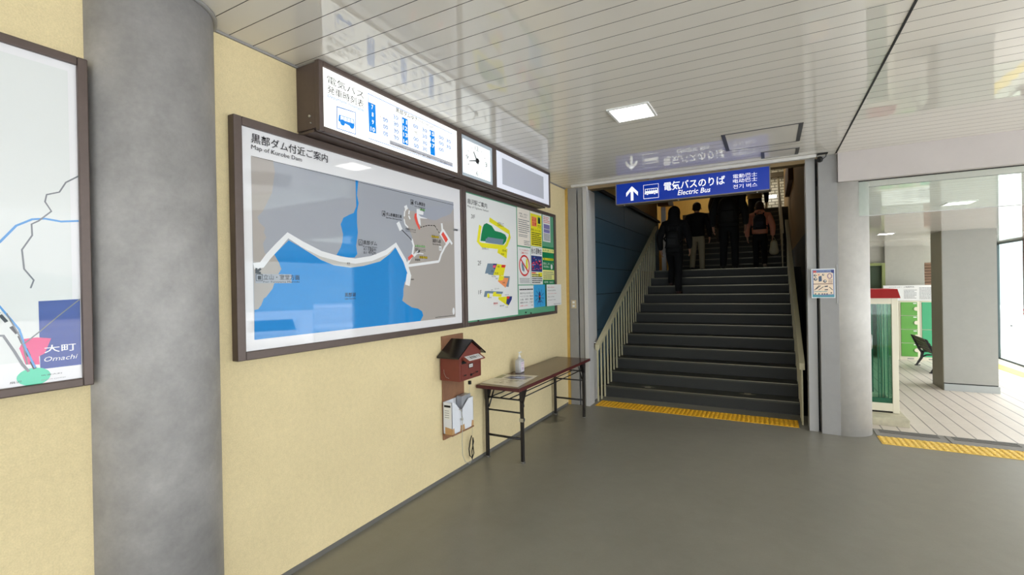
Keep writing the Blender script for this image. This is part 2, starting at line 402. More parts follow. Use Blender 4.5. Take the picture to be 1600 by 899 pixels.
mb = MB(); mb.box(2.90, 2.97, 6.10, 19.1, 0, 2.35, 1); mb.box(2.90, 2.97, 6.10, 19.1, 2.35, 6.4, 0); structure(mb.build('wall_stair_right', [M('dim_ochre_wall', (150, 122, 74), 0.8), M('stair_grey_wall', (96, 98, 92), 0.8)]))
# sloped soffit
mb = MB(); mb.prism([(-0.1, 6.1, 2.95), (-0.1, 11.0, 5.3), (-0.1, 11.0, 5.45), (-0.1, 6.1, 3.1)], (3.1, 0, 0)); mb.box(-1.3, 3.0, 11.0, 19.2, 6.2, 6.4)
mb.box(-1.3, 3.0, 11.0, 11.1, 5.3, 6.4)
structure(mb.build('ceiling_stair', M('stair_soffit', (120, 108, 84), 0.8)))
# white glazed brick wall at the top
m_brick = bpy.data.materials.new('white_glazed_brick'); m_brick.use_nodes = True
n, b = nodes_of(m_brick); t = n.nodes.new('ShaderNodeTexCoord'); mp = n.nodes.new('ShaderNodeMapping'); mp.inputs['Rotation'].default_value = (PI/2, 0, 0)
bk = n.nodes.new('ShaderNodeTexBrick'); bk.inputs['Color1'].default_value = (*lin((226, 222, 205)), 1); bk.inputs['Color2'].default_value = (*lin((210, 208, 192)), 1)
bk.inputs['Mortar'].default_value = (*lin((110, 105, 84)), 1); bk.inputs['Scale'].default_value = 1; bk.inputs['Brick Width'].default_value = 0.21; bk.inputs['Row Height'].default_value = 0.1; bk.inputs['Mortar Size'].default_value = 0.012
n.links.new(t.outputs['Object'], mp.inputs[0]); n.links.new(mp.outputs[0], bk.inputs[0]); n.links.new(bk.outputs[0], b.inputs['Base Color']); b.inputs['Roughness'].default_value = 0.35
structure(MB().box(2.0, 2.9, 19.0, 19.2, L1, 6.4).build('wall_stair_far', m_brick))
structure(MB().box(-1.3, 2.0, 19.0, 19.2, L1, 6.4).build('wall_upper_far', m_ochre))
mb = MB(); mb.box(2.0, 2.9, 18.9, 19.0, 5.25, 5.42); structure(mb.build('trim_6', M('brown_beam', (96, 86, 66), 0.6)))
# window at the top of the stairs
mb = MB(); mb.box(0.55, 0.61, 18.93, 19.0, 3.9, 5.6, 0); mb.box(1.09, 1.15, 18.93, 19.0, 3.9, 5.6, 0); mb.box(0.55, 1.15, 18.93, 19.0, 5.55, 5.62, 0)
mb.box(0.61, 1.09, 18.985, 18.998, 3.9, 5.55, 1)
structure(mb.build('window_2', [m_white, M('bright_daylit_window', (215, 225, 245), 0.3, emit=1.2)]))
fill_light('upper_hall_fill', (1.4, 17.2, 6.15), 1.6, 60, (1, 0.93, 0.78), sy=2.5)  # added overhead light without a fixture, brightens the upper hall
fill_light('landing_fill', (-0.5, 13.2, 5.9), 0.6, 14, (1, 0.85, 0.6), sy=1.6)  # added light without a fixture, for the glow from the left of the landing

# outside ground
m_out = M('pale_concrete_yard', (219, 219, 219), 0.85, noise=[(0.15, 0.12, 5), (1.5, 0.06, 4)])
structure(MB().box(-40, 90, -60, 90, LZ-0.4, LZ-0.02).build('ground_outside', m_out))
# hazy hills round the yard
mb = MB(); rnd = random.Random(11); NA = 96; rows = []
ph = [rnd.uniform(0, 6.28) for _ in range(5)]
for k in range(NA):
    a = 2*PI*k/NA; hgt = 7.5+1.8*math.sin(3*a+ph[0])+1.3*math.sin(7*a+ph[1])+0.8*math.sin(13*a+ph[2])+rnd.uniform(-.3, .3)
    rows.append([mb.bm.verts.new((rr*math.cos(a), rr*math.sin(a), LZ-0.3+hgt*f_)) for rr, f_ in ((58, 0), (66, .45), (76, .8), (88, 1.0), (100, .7))])
for k in range(NA):
    for q in range(4): f = mb.bm.faces.new([rows[k][q], rows[(k+1) % NA][q], rows[(k+1) % NA][q+1], rows[k][q+1]]); f.smooth = True
structure(mb.build('hills', M('hazy_hillside', (150, 164, 166), 0.95, noise=[(0.12, 0.2, 6)])))
# ------------------------------------------------------------------ boards on the left wall
def onwall(X):                                     # (y, z) on a plane parallel to the wall
    return lambda u, v: (X, u, v)
def frame_yz(mb, x0, x1, y0, y1, z0, z1, w, mi=0):
    mb.box(x0, x1, y0, y0+w, z0, z1, mi); mb.box(x0, x1, y1-w, y1, z0, z1, mi)
    mb.box(x0, x1, y0+w, y1-w, z1-w, z1, mi); mb.box(x0, x1, y0+w, y1-w, z0, z0+w, mi)
class Print:
    """printed shapes on a board; positions are read from the photograph through the board's four corners"""
    def __init__(s, X, px, rect, org=(0, 0), sc_=1.0):
        s.X = X; s.mb = MB(); s.k = 0; s.org = org; s.s = sc_
        s.h = homog(px, rect)
    def at(s, p): return s.h(s.org[0]+p[0]/s.s, s.org[1]+p[1]/s.s)
    def crop(s, ox, oy, sc_): s.org = (ox, oy); s.s = sc_; return s
    def P(s): s.k += 1; X = s.X+0.00004*s.k; return lambda u, v: (X, u, v)
    def poly(s, pts, mi):
        P = s.P(); f = s.mb.face([P(*s.at(p)) for p in pts], mi); return s
    def rect(s, a, c, mi):                          # upper left, lower right
        (u0, v0), (u1, v1) = s.at(a), s.at(c); P = s.P()
        s.mb.face([P(u0, v1), P(u1, v1), P(u1, v0), P(u0, v0)], mi); return s
    def urect(s, u0, v0, u1, v1, mi):
        P = s.P(); s.mb.face([P(u0, v0), P(u1, v0), P(u1, v1), P(u0, v1)], mi); return s
    def line(s, pts, wd, mi, closed=False, u=False):
        pts = [Vector(p if u else s.at(p)) for p in pts]; P = s.P()
        if closed: pts = pts+[pts[0]]
        L, Rr = [], []
        for i, p in enumerate(pts):
            d = (pts[min(i+1, len(pts)-1)]-pts[max(i-1, 0)])
            d = d.normalized() if d.length > 1e-9 else Vector((1, 0)); q = Vector((-d.y, d.x))*wd/2
            L.append(p+q); Rr.append(p-q)
        for i in range(len(pts)-1):
            s.mb.face([P(*L[i]), P(*Rr[i]), P(*Rr[i+1]), P(*L[i+1])], mi)
        return s
    def dash(s, pts, wd, mi, on, off):
        pts = [Vector(s.at(p)) for p in pts]
        for a, c in zip(pts, pts[1:]):
            L = (c-a).length; d = (c-a)/L; t = 0
            while t < L:
                s.line([a+d*t, a+d*min(t+on, L)], wd, mi, u=True); t += on+off
        return s
    def ell(s, c, rx, ry, mi, seg=28, u=False):
        c = c if u else s.at(c); P = s.P()
        s.mb.face([P(c[0]+rx*math.cos(2*PI*k/seg), c[1]+ry*math.sin(2*PI*k/seg)) for k in range(seg)], mi); return s
    def ring(s, c, rx, ry, wd, mi, seg=32, u=False):
        c = c if u else s.at(c); ph = PI/4 if seg == 4 else 0
        return s.line([(c[0]+rx*math.cos(2*PI*k/seg+ph), c[1]+ry*math.sin(2*PI*k/seg+ph)) for k in range(seg+1)], wd, mi, u=True)
    def text(s, txt, ll, size, mi, width=None, bold=0.0, shear=0.0, u=False):
        """ll = lower left corner, size/width in metres"""
        a = ll if u else s.at(ll)
        if width is None: width = size*0.95*len(txt)
        s.mb.text(txt, s.P(), a[0], a[1], a[0]+width, a[1]+size, mi, bold, shear); return s
    def tbox(s, txt, ll, ur, mi, bold=0.0, shear=0.0):
        (u0, v0), (u1, v1) = s.at(ll), s.at(ur)
        s.mb.text(txt, s.P(), u0, v0, u1, v1, mi, bold, shear); return s
    def ctext(s, txt, c, hgt, wid, mi, bold=0.0, shear=0.0):
        a = s.at(c); s.mb.text(txt, s.P(), a[0]-wid/2, a[1]-hgt/2, a[0]+wid/2, a[1]+hgt/2, mi, bold, shear); return s
    def lines(s, u0, v0, u1, v1, n, mi, frac=0.45, seed=1):
        """rows of illegible small print"""
        rnd = random.Random(seed); hh = (v1-v0)/n
        for k in range(n):
            vb = v1-hh*(k+1)+hh*(1-frac)/2; u = u0; end = u1-(u1-u0)*rnd.choice([0, 0, .05, .2])
            while u < end:
                l = hh*frac*rnd.choice([1, 2, 3, 4]); s.urect(u, vb, min(u+l, end), vb+hh*frac, mi); u += l+hh*frac*0.35
        return s
    def build(s, name, mats, parent): return s.mb.build(name, mats, parent, normals=False)

def gloss(name, rgb, **k): return M(name, rgb, 0.025, spec=0.6, **k)     # print under a glossy cover sheet
g_white, g_black = gloss('glossy_white_sheet', (232, 230, 232)), gloss('glossy_black_print', (40, 38, 44))
g_water, g_land, g_sky = gloss('map_water_blue', (36, 138, 212)), gloss('map_land_taupe', (176, 168, 162)), gloss('map_slope_grey', (164, 167, 176))
g_red, g_road, g_dam = gloss('map_red', (232, 90, 78)), gloss('map_road_white', (236, 236, 238)), gloss('map_dam_grey', (200, 198, 194))
g_line, g_yel, g_navy = gloss('map_thin_line', (120, 122, 128)), gloss('map_yellow_tag', (196, 170, 50)), gloss('map_navy', (30, 62, 150))
g_pink, g_teal, g_pale, g_green = gloss('map_pink', (226, 70, 130)), gloss('map_teal', (70, 205, 165)), gloss('map_pale', (222, 224, 222)), gloss('map_green_tag', (140, 190, 130))

# --- area map at the far left edge of the picture
t_ = thing('area_map_board', 'glossy white area map with blue Omachi block, left of the round column', 'map board', (0, -0.2, 1.24))
mb = MB(); frame_yz(mb, 0.0, 0.055, -1.22, 0.832, 1.243, 2.518, 0.032); mb.build('frame', m_brown, t_, bevel=0.004)
MB().box(0.002, 0.040, -1.18, 0.81, 1.27, 2.49).build('map_sheet', g_white, t_)
p = Print(0.0405, [(0, 0), (133, 0), (133, 600), (0, 600)], [Wp(0, 0, .04), Wp(133, 0, .04), Wp(133, 600, .04), Wp(0, 600, .04)])
p.urect(-1.15, 1.36, 0.775, 2.455, 0)
p.crop(0, 450, 2.0025)
p.poly([(120, 42), (250, 35), (254, 240), (126, 255)], 1)
p.poly([(75, 160), (115, 155), (160, 158), (140, 205), (122, 215), (124, 240), (80, 240), (60, 190)], 2)
p.ell((106, 278), 0.045, 0.032, 3)
p.tbox('大町', (138, 205), (237, 172), 4, 0.01); p.tbox('Omachi', (138, 232), (243, 206), 4, 0.0, 0.25)
p.tbox('信濃大町', (128, 277), (195, 264), 5); p.tbox('Shinano-Omachi', (128, 288), (205, 281), 6)
p.tbox('扇沢', (30, 302), (68, 290), 5)
p.dash([(-60, 20), (0, 85), (60, 150), (110, 255)], 0.010, 5, 0.03, 0.02)
p.line([(-40, 10), (0, 60), (60, 130), (80, 190), (110, 250)], 0.006, 7); p.line([(-50, 150), (10, 150), (45, 200), (70, 240), (90, 262)], 0.008, 6)
p.line([(20, 80), (60, 150), (75, 190), (85, 240)], 0.004, 6); p.line([(250, 35), (180, 90), (120, 140), (75, 175)], 0.004, 6)
p.crop(0, 0, 1.9975)
p.line([(-40, 790), (0, 755), (50, 705), (100, 685), (140, 683), (190, 692), (245, 690)], 0.007, 7)
p.line([(245, 550), (205, 570), (185, 600), (145, 608), (140, 630), (160, 660), (120, 690), (98, 700), (100, 735), (68, 780), (75, 840), (105, 875), (95, 900)], 0.005, 6)
p.build('print', [g_pale, g_navy, g_pink, g_teal, g_white, g_black, g_line, gloss('map_river_blue', (80, 150, 215))], t_)

# --- large dam map
t_ = thing('dam_map_board', 'large framed map of the dam with blue lake, right of the round column', 'map board', (0, 2.4, 1.24))
MY0, MY1, MZ0, MZ1 = 1.405, 3.432, 1.245, 2.490
mb = MB(); frame_yz(mb, 0.0, 0.05, MY0, MY1, MZ0, MZ1, 0.044); mb.build('frame', m_brown, t_, bevel=0.004)
MB().box(0.002, 0.034, MY0+0.04, MY1-0.04, MZ0+0.04, MZ1-0.04).build('map_sheet', g_white, t_)
C4 = [(392, 245), (708.8, 320), (712.4, 495.4), (398.3, 532.2)]
RY0, RY1 = Wp(395, 400, .035)[0], Wp(710, 400, .035)[0]
p = Print(0.0345, C4, [(RY0, 2.300), (RY1, 2.325), (RY1, 1.345), (RY0, 1.345)])
h0 = Print(0, C4, [(0, 1), (1, 1), (1, 0), (0, 0)])
p.poly(C4, 1)
left_b = [(427.5, 252.5), (430.5, 270), (426, 302.5), (411, 332), (402.5, 340), (406, 349), (415, 357), (413, 364), (416.8, 372), (411.7, 382), (414.2, 396), (419, 401), (429.6, 398.6), (437.2, 411.4), (441, 421.7), (434.7, 432), (429.6, 444.7), (427, 452.4), (416.8, 465.2), (413, 467.7), (409, 478), (404, 484.4), (398.3, 485.6)]
p.poly([(392, 245)]+left_b, 0)
right_b = [(709.3, 329.5), (704.5, 337.8), (696.8, 341.1), (691, 342.8), (682.3, 347.3), (674.5, 346.7), (669, 344.5), (657.8, 341.1), (649, 333.4), (642.3, 332.2), (637.8, 326.7), (633.4, 330), (632.3, 336.7), (632.8, 349), (635.6, 355.6), (642.3, 363.4), (645.6, 372.3), (646.7, 384.5), (646.7, 395.6), (642, 404), (638, 418)]
shore_r = [(641, 436), (634.3, 442.1), (632.5, 452.4), (632.3, 462.6), (630.5, 470.3), (636.9, 475.4), (645.8, 481), (654.8, 482.6), (661.2, 486.9), (663, 493.3), (658.6, 501.7)]
p.poly(right_b+shore_r+[(712.4, 495.4)], 0)
p.poly([(557.5, 284.5), (562, 285.6), (560, 307.5), (562.5, 320), (560, 333), (560, 350), (561.4, 365.4), (558.8, 385.8), (560.6, 398.6), (556.3, 404), (544.7, 403.9), (528, 400), (534.5, 388.4), (537, 380.7), (538.3, 368), (534.5, 352.5), (538.8, 342.5), (547.5, 338), (555, 335), (558.8, 325)], 2)
lake_top = [(452.6, 376.9), (473, 388.4), (503.8, 407.6), (524.3, 416), (549.9, 419.6), (570.3, 417), (596, 410.1), (611.3, 398.6), (620.2, 388.9)]
p.poly(lake_top+[(626.6, 396), (636.9, 414), (638.1, 429.3)]+shore_r+[(398.3, 532.2)]+left_b[:11:-1], 2)
p.poly([(452.6, 371), (473, 380), (503.8, 396), (534.5, 405), (557.5, 408.4), (583, 403.7), (606, 393.5), (620.2, 382), (618, 390), (611.3, 398.6), (596, 410.1), (570.3, 417), (549.9, 419.6), (524.3, 416), (503.8, 407.6), (473, 388.4)], 4)
p.line([(397, 417), (410, 415), (420, 402), (436, 385), (451.3, 369), (473, 382.5), (503.8, 398), (534.5, 406.5), (557.5, 409.5), (583, 405.5), (606, 396), (620.2, 384.5), (634.3, 409), (638, 420), (642, 432), (637.5, 446)], 0.034, 3)
p.line([(641, 430), (638.5, 447)], 0.05, 3)
for q in ([(638, 417), (660, 414), (686.8, 410.4)], [(686.8, 410.4), (690, 400), (696, 388), (703, 379)], [(645, 376), (648, 386), (646, 400), (638, 415)]): p.line(q, 0.020, 3)
p.line([(623.4, 350), (628.5, 362)], 0.035, 3); p.line([(630, 362), (641, 373), (645, 378)], 0.006, 5)
p.line([(691, 352), (692, 363), (690, 368)], 0.022, 3); p.line([(690, 364), (701, 381)], 0.07, 3); p.line([(692, 366.5), (699, 379.5)], 0.042, 6)
p.line([(693, 362), (707, 384)], 0.022, 3); p.line([(653, 398), (656.6, 393), (648, 402)], 0.02, 3); p.poly([(639, 404), (645, 399), (647.5, 402), (640.5, 409.5)], 6)
p.poly([(649.5, 337), (653.5, 336), (653, 345), (657.8, 359.5), (656.5, 362), (651.5, 352), (648.7, 343)], 6)
p.poly([(652.3, 329.5), (656.6, 330), (663, 334), (662.5, 339), (655, 338), (658.7, 341.5), (669, 344.5), (667.7, 345), (657.8, 344), (659, 356), (655.5, 352), (652.5, 341)], 3)
p.dash([(638, 327), (634, 333), (633, 345), (634.5, 353), (641, 360)], 0.012, 3, 0.04, 0.02); p.dash([(641, 332), (640, 340), (643, 347)], 0.012, 3, 0.03, 0.02)
p.line([(634, 328.5), (638, 326.5)], 0.03, 3); p.dash([(658, 358), (670, 355), (680, 355.5), (688, 368)], 0.006, 5, 0.02, 0.012)
# tags and captions
def cap(ll, jp, en, s=0.030, wd=None, mi=5):
    p.text(jp, ll, s, mi, wd, 0.006)
    if en: q = p.at(ll); p.text(en, (q[0], q[1]-s*0.62), s*0.42, mi, (wd or s*0.95*len(jp))*1.0, u=True)
cap((569.5, 384), '黒部ダム', 'Kurobe Dam', 0.029, 0.125); p.text('186m', (577.5, 393.5), 0.024, 5, 0.07); p.text('492m', (577.5, 398.8), 0.024, 5, 0.07)
p.text('高さ', (570, 392.8), 0.016, 5, 0.03); p.text('長さ', (570, 398.2), 0.016, 5, 0.03)
p.ring((565.3, 381), 0.022, 0.026, 0.004, 5, 4); p.tbox('△', (563, 384), (567, 378.5), 5)
p.rect((399, 429), (457, 443.5), 1); cap((412, 438.4), '立山・室堂方面', 'For Tateyama Murodo', 0.029, 0.22)
p.line([(408, 421), (401, 426)], 0.012, 5); p.line([(401, 420), (400.5, 427), (408, 427.5)], 0.012, 5); p.ring((405.5, 434.8), 0.024, 0.024, 0.004, 5, 4); p.rect((403, 432), (408.5, 438), 5)
cap((541, 465), '黒部湖', 'Lake Kurobe', 0.027, 0.088); cap((544.2, 414.3), '堤頂', 'Crest', 0.012, 0.024)
cap((649, 323), 'ダム展望台', 'Dam Observatory', 0.030, 0.125); cap((604.8, 340), 'ダム新展望広場', 'Dam New Observation Plaza', 0.026, 0.16)
p.ring((645, 319.5), 0.020, 0.024, 0.004, 5, 4); p.tbox('▲', (643.7, 321.5), (646.6, 317.5), 5); p.ring((601, 336.5), 0.020, 0.024, 0.004, 5, 4); p.tbox('▲', (599.8, 338.5), (602.6, 334.5), 5)
cap((677, 381.3), '黒部ダム駅', 'Kurobe Dam Sta.', 0.030, 0.105); p.rect((675, 370.5), (686.5, 375), 8); p.tbox('電気バス', (676, 374.5), (686, 371), 5)
cap((635, 362), '外階段ステージ', 'Outdoor Stage', 0.017, 0.115); p.rect((657, 329), (665, 333.5), 9); p.tbox('売店', (658, 333), (664, 329.5), 5)
p.rect((649.5, 385.2), (665.5, 388.8), 9); p.tbox('レストハウス', (650, 388.6), (664.5, 385.6), 5); p.tbox('黒部ダム レストハウス', (650, 394.5), (665.5, 391.2), 5); p.rect((650, 397), (662.5, 399.5), 3)
p.rect((656.5, 402), (668.8, 406.2), 8); p.tbox('食堂 売店', (657, 405.8), (668.5, 402.4), 5); p.tbox('慰霊碑', (650, 409.5), (657.5, 406.5), 5); p.tbox('遊覧船', (643, 439), (648, 436.8), 5)
p.rect((686.5, 387), (690.5, 394), 3); p.tbox('駅', (687.2, 392.5), (689.8, 389), 5); p.ell((709, 486.5), 0.016, 0.030, 3)
p.line([(681, 496.3), (711, 492.7)], 0.003, 5)
p.urect(RY0, 2.30, RY1, 2.30+0.002, 5)
# titles
a = Wp(392.3, 222.6, .035); p.text('黒部ダム付近ご案内', a, 0.051, 5, Wp(511.5, 240, .035)[0]-a[0], 0.006, u=True)
a = Wp(392.3, 235.0, .035); p.text('Map of Kurobe Dam', a, 0.031, 5, Wp(471, 240, .035)[0]-a[0], 0.0, 0.05, u=True)
p.build('print', [g_land, g_sky, g_water, g_road, g_dam, g_black, g_red, g_line, g_yel, g_green], t_)
mb = MB(); q = Wp(712, 359.5, .04); mb.box(0.034, 0.046, q[0]-0.03, q[0]+0.022, q[1]-0.008, q[1]+0.008); mb.build('catch', m_steel, t_)

# --- light boxes above
BX, BZ0, BZ1 = 0.20, 2.492, 2.890
m_face = M('lit_white_panel', (235, 236, 232), 0.15, emit=0.85)
E_ = lambda nme, rgb: M(nme, rgb, 0.15, emit=0.22)
m_lblue, m_lblack = E_('lit_blue_print', (0, 132, 226)), M('black_film', (34, 34, 36), 0.2)
m_lgrey, m_lnum = E_('lit_grey_print', (128, 128, 136)), E_('lit_blue_numerals', (66, 120, 190))
def light_box(name, label, cat, y0, y1, lip=0.030):
    t_ = thing(name, label, cat, (0.0, (y0+y1)/2, BZ0))
    mb = MB(); mb.box(0.002, BX-0.035, y0+0.004, y1-0.004, BZ0+0.02, BZ1-0.006); mb.box(0.002, BX-0.06, y0+0.01, y1-0.01, BZ0-0.0, BZ0+0.02)
    mb.build('cabinet', m_brown, t_, bevel=0.004)
    mb = MB(); frame_yz(mb, BX-0.035, BX, y0, y1, BZ0, BZ1, lip); mb.build('bezel', m_brown, t_, bevel=0.004)
    return t_
t_ = light_box('timetable_light_box', 'lit bus departure timetable box above the dam map', 'timetable', 1.80, 3.165)
MB().box(BX-0.034, BX-0.010, 1.83, 3.135, BZ0+0.03, BZ1-0.03).build('lit_panel', m_face, t_)
for xx, zz, rr in ((0.115, 2.585, 0.007), (0.125, 2.545, 0.004)): MB().tube([(xx, 1.806, zz), (xx, 1.797, zz)], rr, 10).build('screw', m_steel, t_)
p = Print(BX-0.0095, [(97, 42), (1060, 505), (1065, 845), (100, 510)], [(1.83, BZ1-0.03), (3.135, BZ1-0.03), (3.135, BZ0+0.03), (1.83, BZ0+0.03)])
def tl(s, ll, ur, mi, b=0.0, sh=0.0): p.tbox(s, ll, ur, mi, b, sh)
u0, v0 = p.at((132, 165)); u1, v1 = p.at((387, 205))
p.text('電気バス', (u0, v0-0.002), 0.046, 1, u1-u0, 0.0, u=True)
u0b, v0b = p.at((132, 240)); p.text('発車時刻表', (u0b, v0b-0.002), 0.046, 1, u1-u0b, 0.0, u=True)
u0c, v0c = p.at((133, 285)); p.text('Departure timetable', (u0c, v0c), 0.026, 3, u1-u0c, 0, 0.2, u=True)
p.line([(197, 350), (328, 390), (328, 562), (197, 520)], 0.006, 3, closed=True)
# bus pictogram
p.poly([(212, 412), (318, 446), (320, 500), (300, 505), (285, 498), (250, 478), (235, 482), (222, 472), (208, 462)], 0)
p.poly([(222, 420), (313, 449), (314, 478), (222, 451)], 4)
for k in range(1, 4): x = 222+91*k/4; p.poly([(x-2, 420+29*k/4), (x+2, 421+29*k/4), (x+2, 452+27*k/4), (x-2, 451+27*k/4)], 0)
for c in ((236, 474), (301, 497)): p.ell(c, 0.018, 0.018, 0)
p.line([(418, 235), (1028, 528), (1032, 795), (420, 590)], 0.004, 3, closed=True)
p.poly([(420, 302), (470, 325), (474, 551), (424, 536)], 0); p.poly([(660, 408), (700, 426), (704, 637), (662, 622)], 0); p.poly([(860, 502), (895, 518), (900, 713), (866, 700)], 0)
for a, c in (((421, 302), (1028, 575)), ((470, 400), (660, 487)), ((472, 452), (660, 540)), ((473, 505), (661, 588)), ((700, 478), (860, 552)), ((702, 530), (862, 600)), ((703, 582), (864, 650)), ((897, 565), (1029, 625)), ((898, 615), (1030, 672))): p.line([a, c], 0.002, 2)
for s_, c in (('7', (447, 342)), ('8', (449, 400)), ('9', (450, 460)), ('10', (449, 518)), ('11', (680, 447)), ('12', (682, 499)), ('13', (683, 552)), ('14', (684, 605)), ('15', (878, 535)), ('16', (879, 583)), ('17', (880, 630))):
    p.ctext(s_, c, 0.028, (p.at((c[0]+(6 if len(s_) == 1 else 15), c[1]))[0]-p.at(c)[0])*2, 4, 0.01)
for s_, c, st in (('30', (614, 415), 1), ('00', (540, 440), 1), ('30', (616, 470), 0), ('00', (540, 495), 0), ('30', (617, 525), 0), ('00', (541, 550), 0), ('30', (617, 578), 0),
               ('00', (758, 480), 0), ('30', (823, 508), 0), ('00', (760, 530), 2), ('30', (823, 558), 0), ('00', (760, 583), 0), ('30', (824, 610), 0), ('00', (761, 637), 0), ('30', (824, 660), 0),
               ('00', (944, 563), 0), ('30', (998, 588), 0), ('00', (945, 610), 0), ('30', (998, 635), 1), ('00', (945, 660), 1)):
    if st == 2: p.ctext(s_, c, 0.020, 0.034, 2)
    else: p.ctext(s_, c, 0.028, (p.at((c[0]+17, c[1]))[0]-p.at(c)[0])*2, 3, 0.006)
    if st: q = p.at(c); p.text('*', (q[0]-0.048, q[1]+0.006), 0.012, 5, 0.012, u=True)
q0 = p.at((615, 372)); q1 = p.at((770, 440)); p.text('黒部ダムゆき', (q0[0], q1[1]-0.002), 0.032, 1, q1[0]-q0[0], 0.002, u=True); q2 = p.at((884, 480)); p.text('For Kurobe Dam', (q1[0]+0.006, q1[1]), 0.022, 2, q2[0]-q1[0], u=True)
p.poly([(568, 597), (1028, 765), (1028, 792), (568, 630)], 6); a, c = p.at((572, 628)), p.at((1024, 785))
p.text('*印は4月営業開始日〜11月営業終了日まで運行  詳細はパンフレット等をご確認ください', (a[0], (a[1]+c[1])/2-0.006), 0.014, 1, c[0]-a[0], u=True)
p.build('print', [m_lblue, m_lblack, m_lgrey, m_lnum, m_face, E_('lit_red_print', (225, 110, 80)), E_('lit_grey_band', (176, 176, 184))], t_)

# clock box
t_ = light_box('wall_clock', 'lit square clock between the timetable and the blank box', 'clock', 3.166, 3.725, 0.028)
fy0, fy1, fz0, fz1 = 3.194, 3.697, BZ0+0.028, BZ1-0.028
mb = MB(); frame_yz(mb, BX-0.034, BX-0.012, fy0, fy1, fz0, fz1, 0.030); mb.build('inner_surround', M('pale_blue_grey_surround', (186, 196, 206), 0.3), t_, bevel=0.004)
MB().box(BX-0.034, BX-0.020, fy0+0.028, fy1-0.028, fz0+0.028, fz1-0.028).build('clock_face', M('lit_clock_face', (236, 240, 240), 0.2, emit=0.75), t_)
ccy, ccz = (fy0+fy1)/2, (fz0+fz1)/2
p = Print(BX-0.0195, [(0, 0), (1, 0), (1, 1), (0, 1)], [(0, 1), (1, 1), (1, 0), (0, 0)])
for k in range(12):
    a = PI/2-2*PI*k/12; ry, rz = 0.150, 0.108
    if k % 3 == 0: p.mb.text({0: '12', 3: '3', 6: '6', 9: '9'}[k], p.P(), ccy+ry*math.cos(a)-0.018-(0.012 if k == 0 else 0), ccz+rz*math.sin(a)-0.02, ccy+ry*math.cos(a)+0.018+(0.012 if k == 0 else 0), ccz+rz*math.sin(a)+0.02, 0)
    else: p.line([(ccy+ry*.93*math.cos(a), ccz+rz*.93*math.sin(a)), (ccy+ry*1.08*math.cos(a), ccz+rz*1.08*math.sin(a))], 0.006, 0, u=True)
p.build('dial_marks', [M('grey_dial_print', (70, 72, 76), 0.4)], t_)
def hand(name, deg, L, wd, x):
    a = PI/2-math.radians(deg); d = Vector((0, math.cos(a), math.sin(a))); q = Vector((0, -math.sin(a), math.cos(a))); c = Vector((x, ccy, ccz))
    MB().prism([c-d*0.03-q*wd, c-d*0.03+q*wd, c+d*L+q*wd*0.5, c+d*L-q*wd*0.5], (0.002, 0, 0)).build(name, m_black, t_)
hand('hour_hand', 322, 0.085, 0.008, BX-0.018); hand('minute_hand', 258, 0.130, 0.006, BX-0.015)
MB().tube([(BX-0.019, ccy, ccz), (BX-0.010, ccy, ccz)], 0.022, 16).build('hub', m_black, t_)

# blank box, its panel given a faint glow of its own
t_ = light_box('blank_light_box', 'faintly glowing white light box with an empty grey rectangle, right of the clock', 'light box', 3.726, 4.965, 0.026)
MB().box(BX-0.034, BX-0.010, 3.75, 4.94, BZ0+0.026, BZ1-0.026).build('panel', M('pale_lilac_panel', (226, 228, 240), 0.2, emit=0.25), t_)
p = Print(BX-0.0095, [(0, 0), (1, 0), (1, 1), (0, 1)], [(0, 1), (1, 1), (1, 0), (0, 0)]); p.urect(3.87, BZ0+0.075, 4.80, BZ1-0.075, 0); p.build('grey_patch', [M('grey_lilac_patch', (192, 194, 206), 0.25)], t_)

# --- green notice board and what is pinned to it
t_ = thing('notice_board', 'green pin board in a brown frame, right of the dam map', 'notice board', (0, 4.45, 1.245))
mb = MB(); frame_yz(mb, 0.0, 0.045, 3.436, 5.475, 1.245, 2.488, 0.036); mb.build('frame', m_brown, t_, bevel=0.006)
MB().box(0.002, 0.022, 3.46, 5.45, 1.27, 2.465).build('board', M('green_felt_board', (92, 158, 122), 0.8), t_)
for px, py in ((727, 494), (727.5, 499), (728, 503), (748, 502), (822, 488.5), (830, 489.5)):
    q = Wp(px, py, .03); MB().tube([(0.022, q[0], q[1]), (0.034, q[0], q[1])], 0.008, 8).build('pin', m_black, t_)
q = Wp(789, 501, .045); MB().box(0.045, 0.047, q[0]-0.09, q[0]+0.03, q[1]-0.012, q[1]+0.012).build('frame_sticker', M('maroon_tape', (96, 56, 46), 0.5), t_)
PAP = {'w': M('white_paper', (228, 228, 226), 0.55), 'k': m_black, 'g': M('grey_print', (120, 122, 124), 0.6), 'y': M('yellow_print', (232, 222, 28), 0.5), 'gr': M('green_print', (0, 128, 78), 0.5), 'sl': M('slate_print', (112, 134, 152), 0.5),
       'or': M('orange_print', (240, 150, 96), 0.5), 'r': M('red_print', (214, 44, 44), 0.5), 'n': M('navy_print', (36, 52, 120), 0.5), 'b': M('sky_blue_print', (58, 160, 214), 0.5), 'pc': M('peach_paper', (236, 226, 214), 0.6), 'pk': M('pink_print', (236, 90, 120), 0.5), 'lg': M('lemon_print', (236, 232, 140), 0.5), 'pu': M('purple_print', (130, 120, 190), 0.5)}
PK = list(PAP); PM = list(PAP.values()); I = {k: i for i, k in enumerate(PK)}
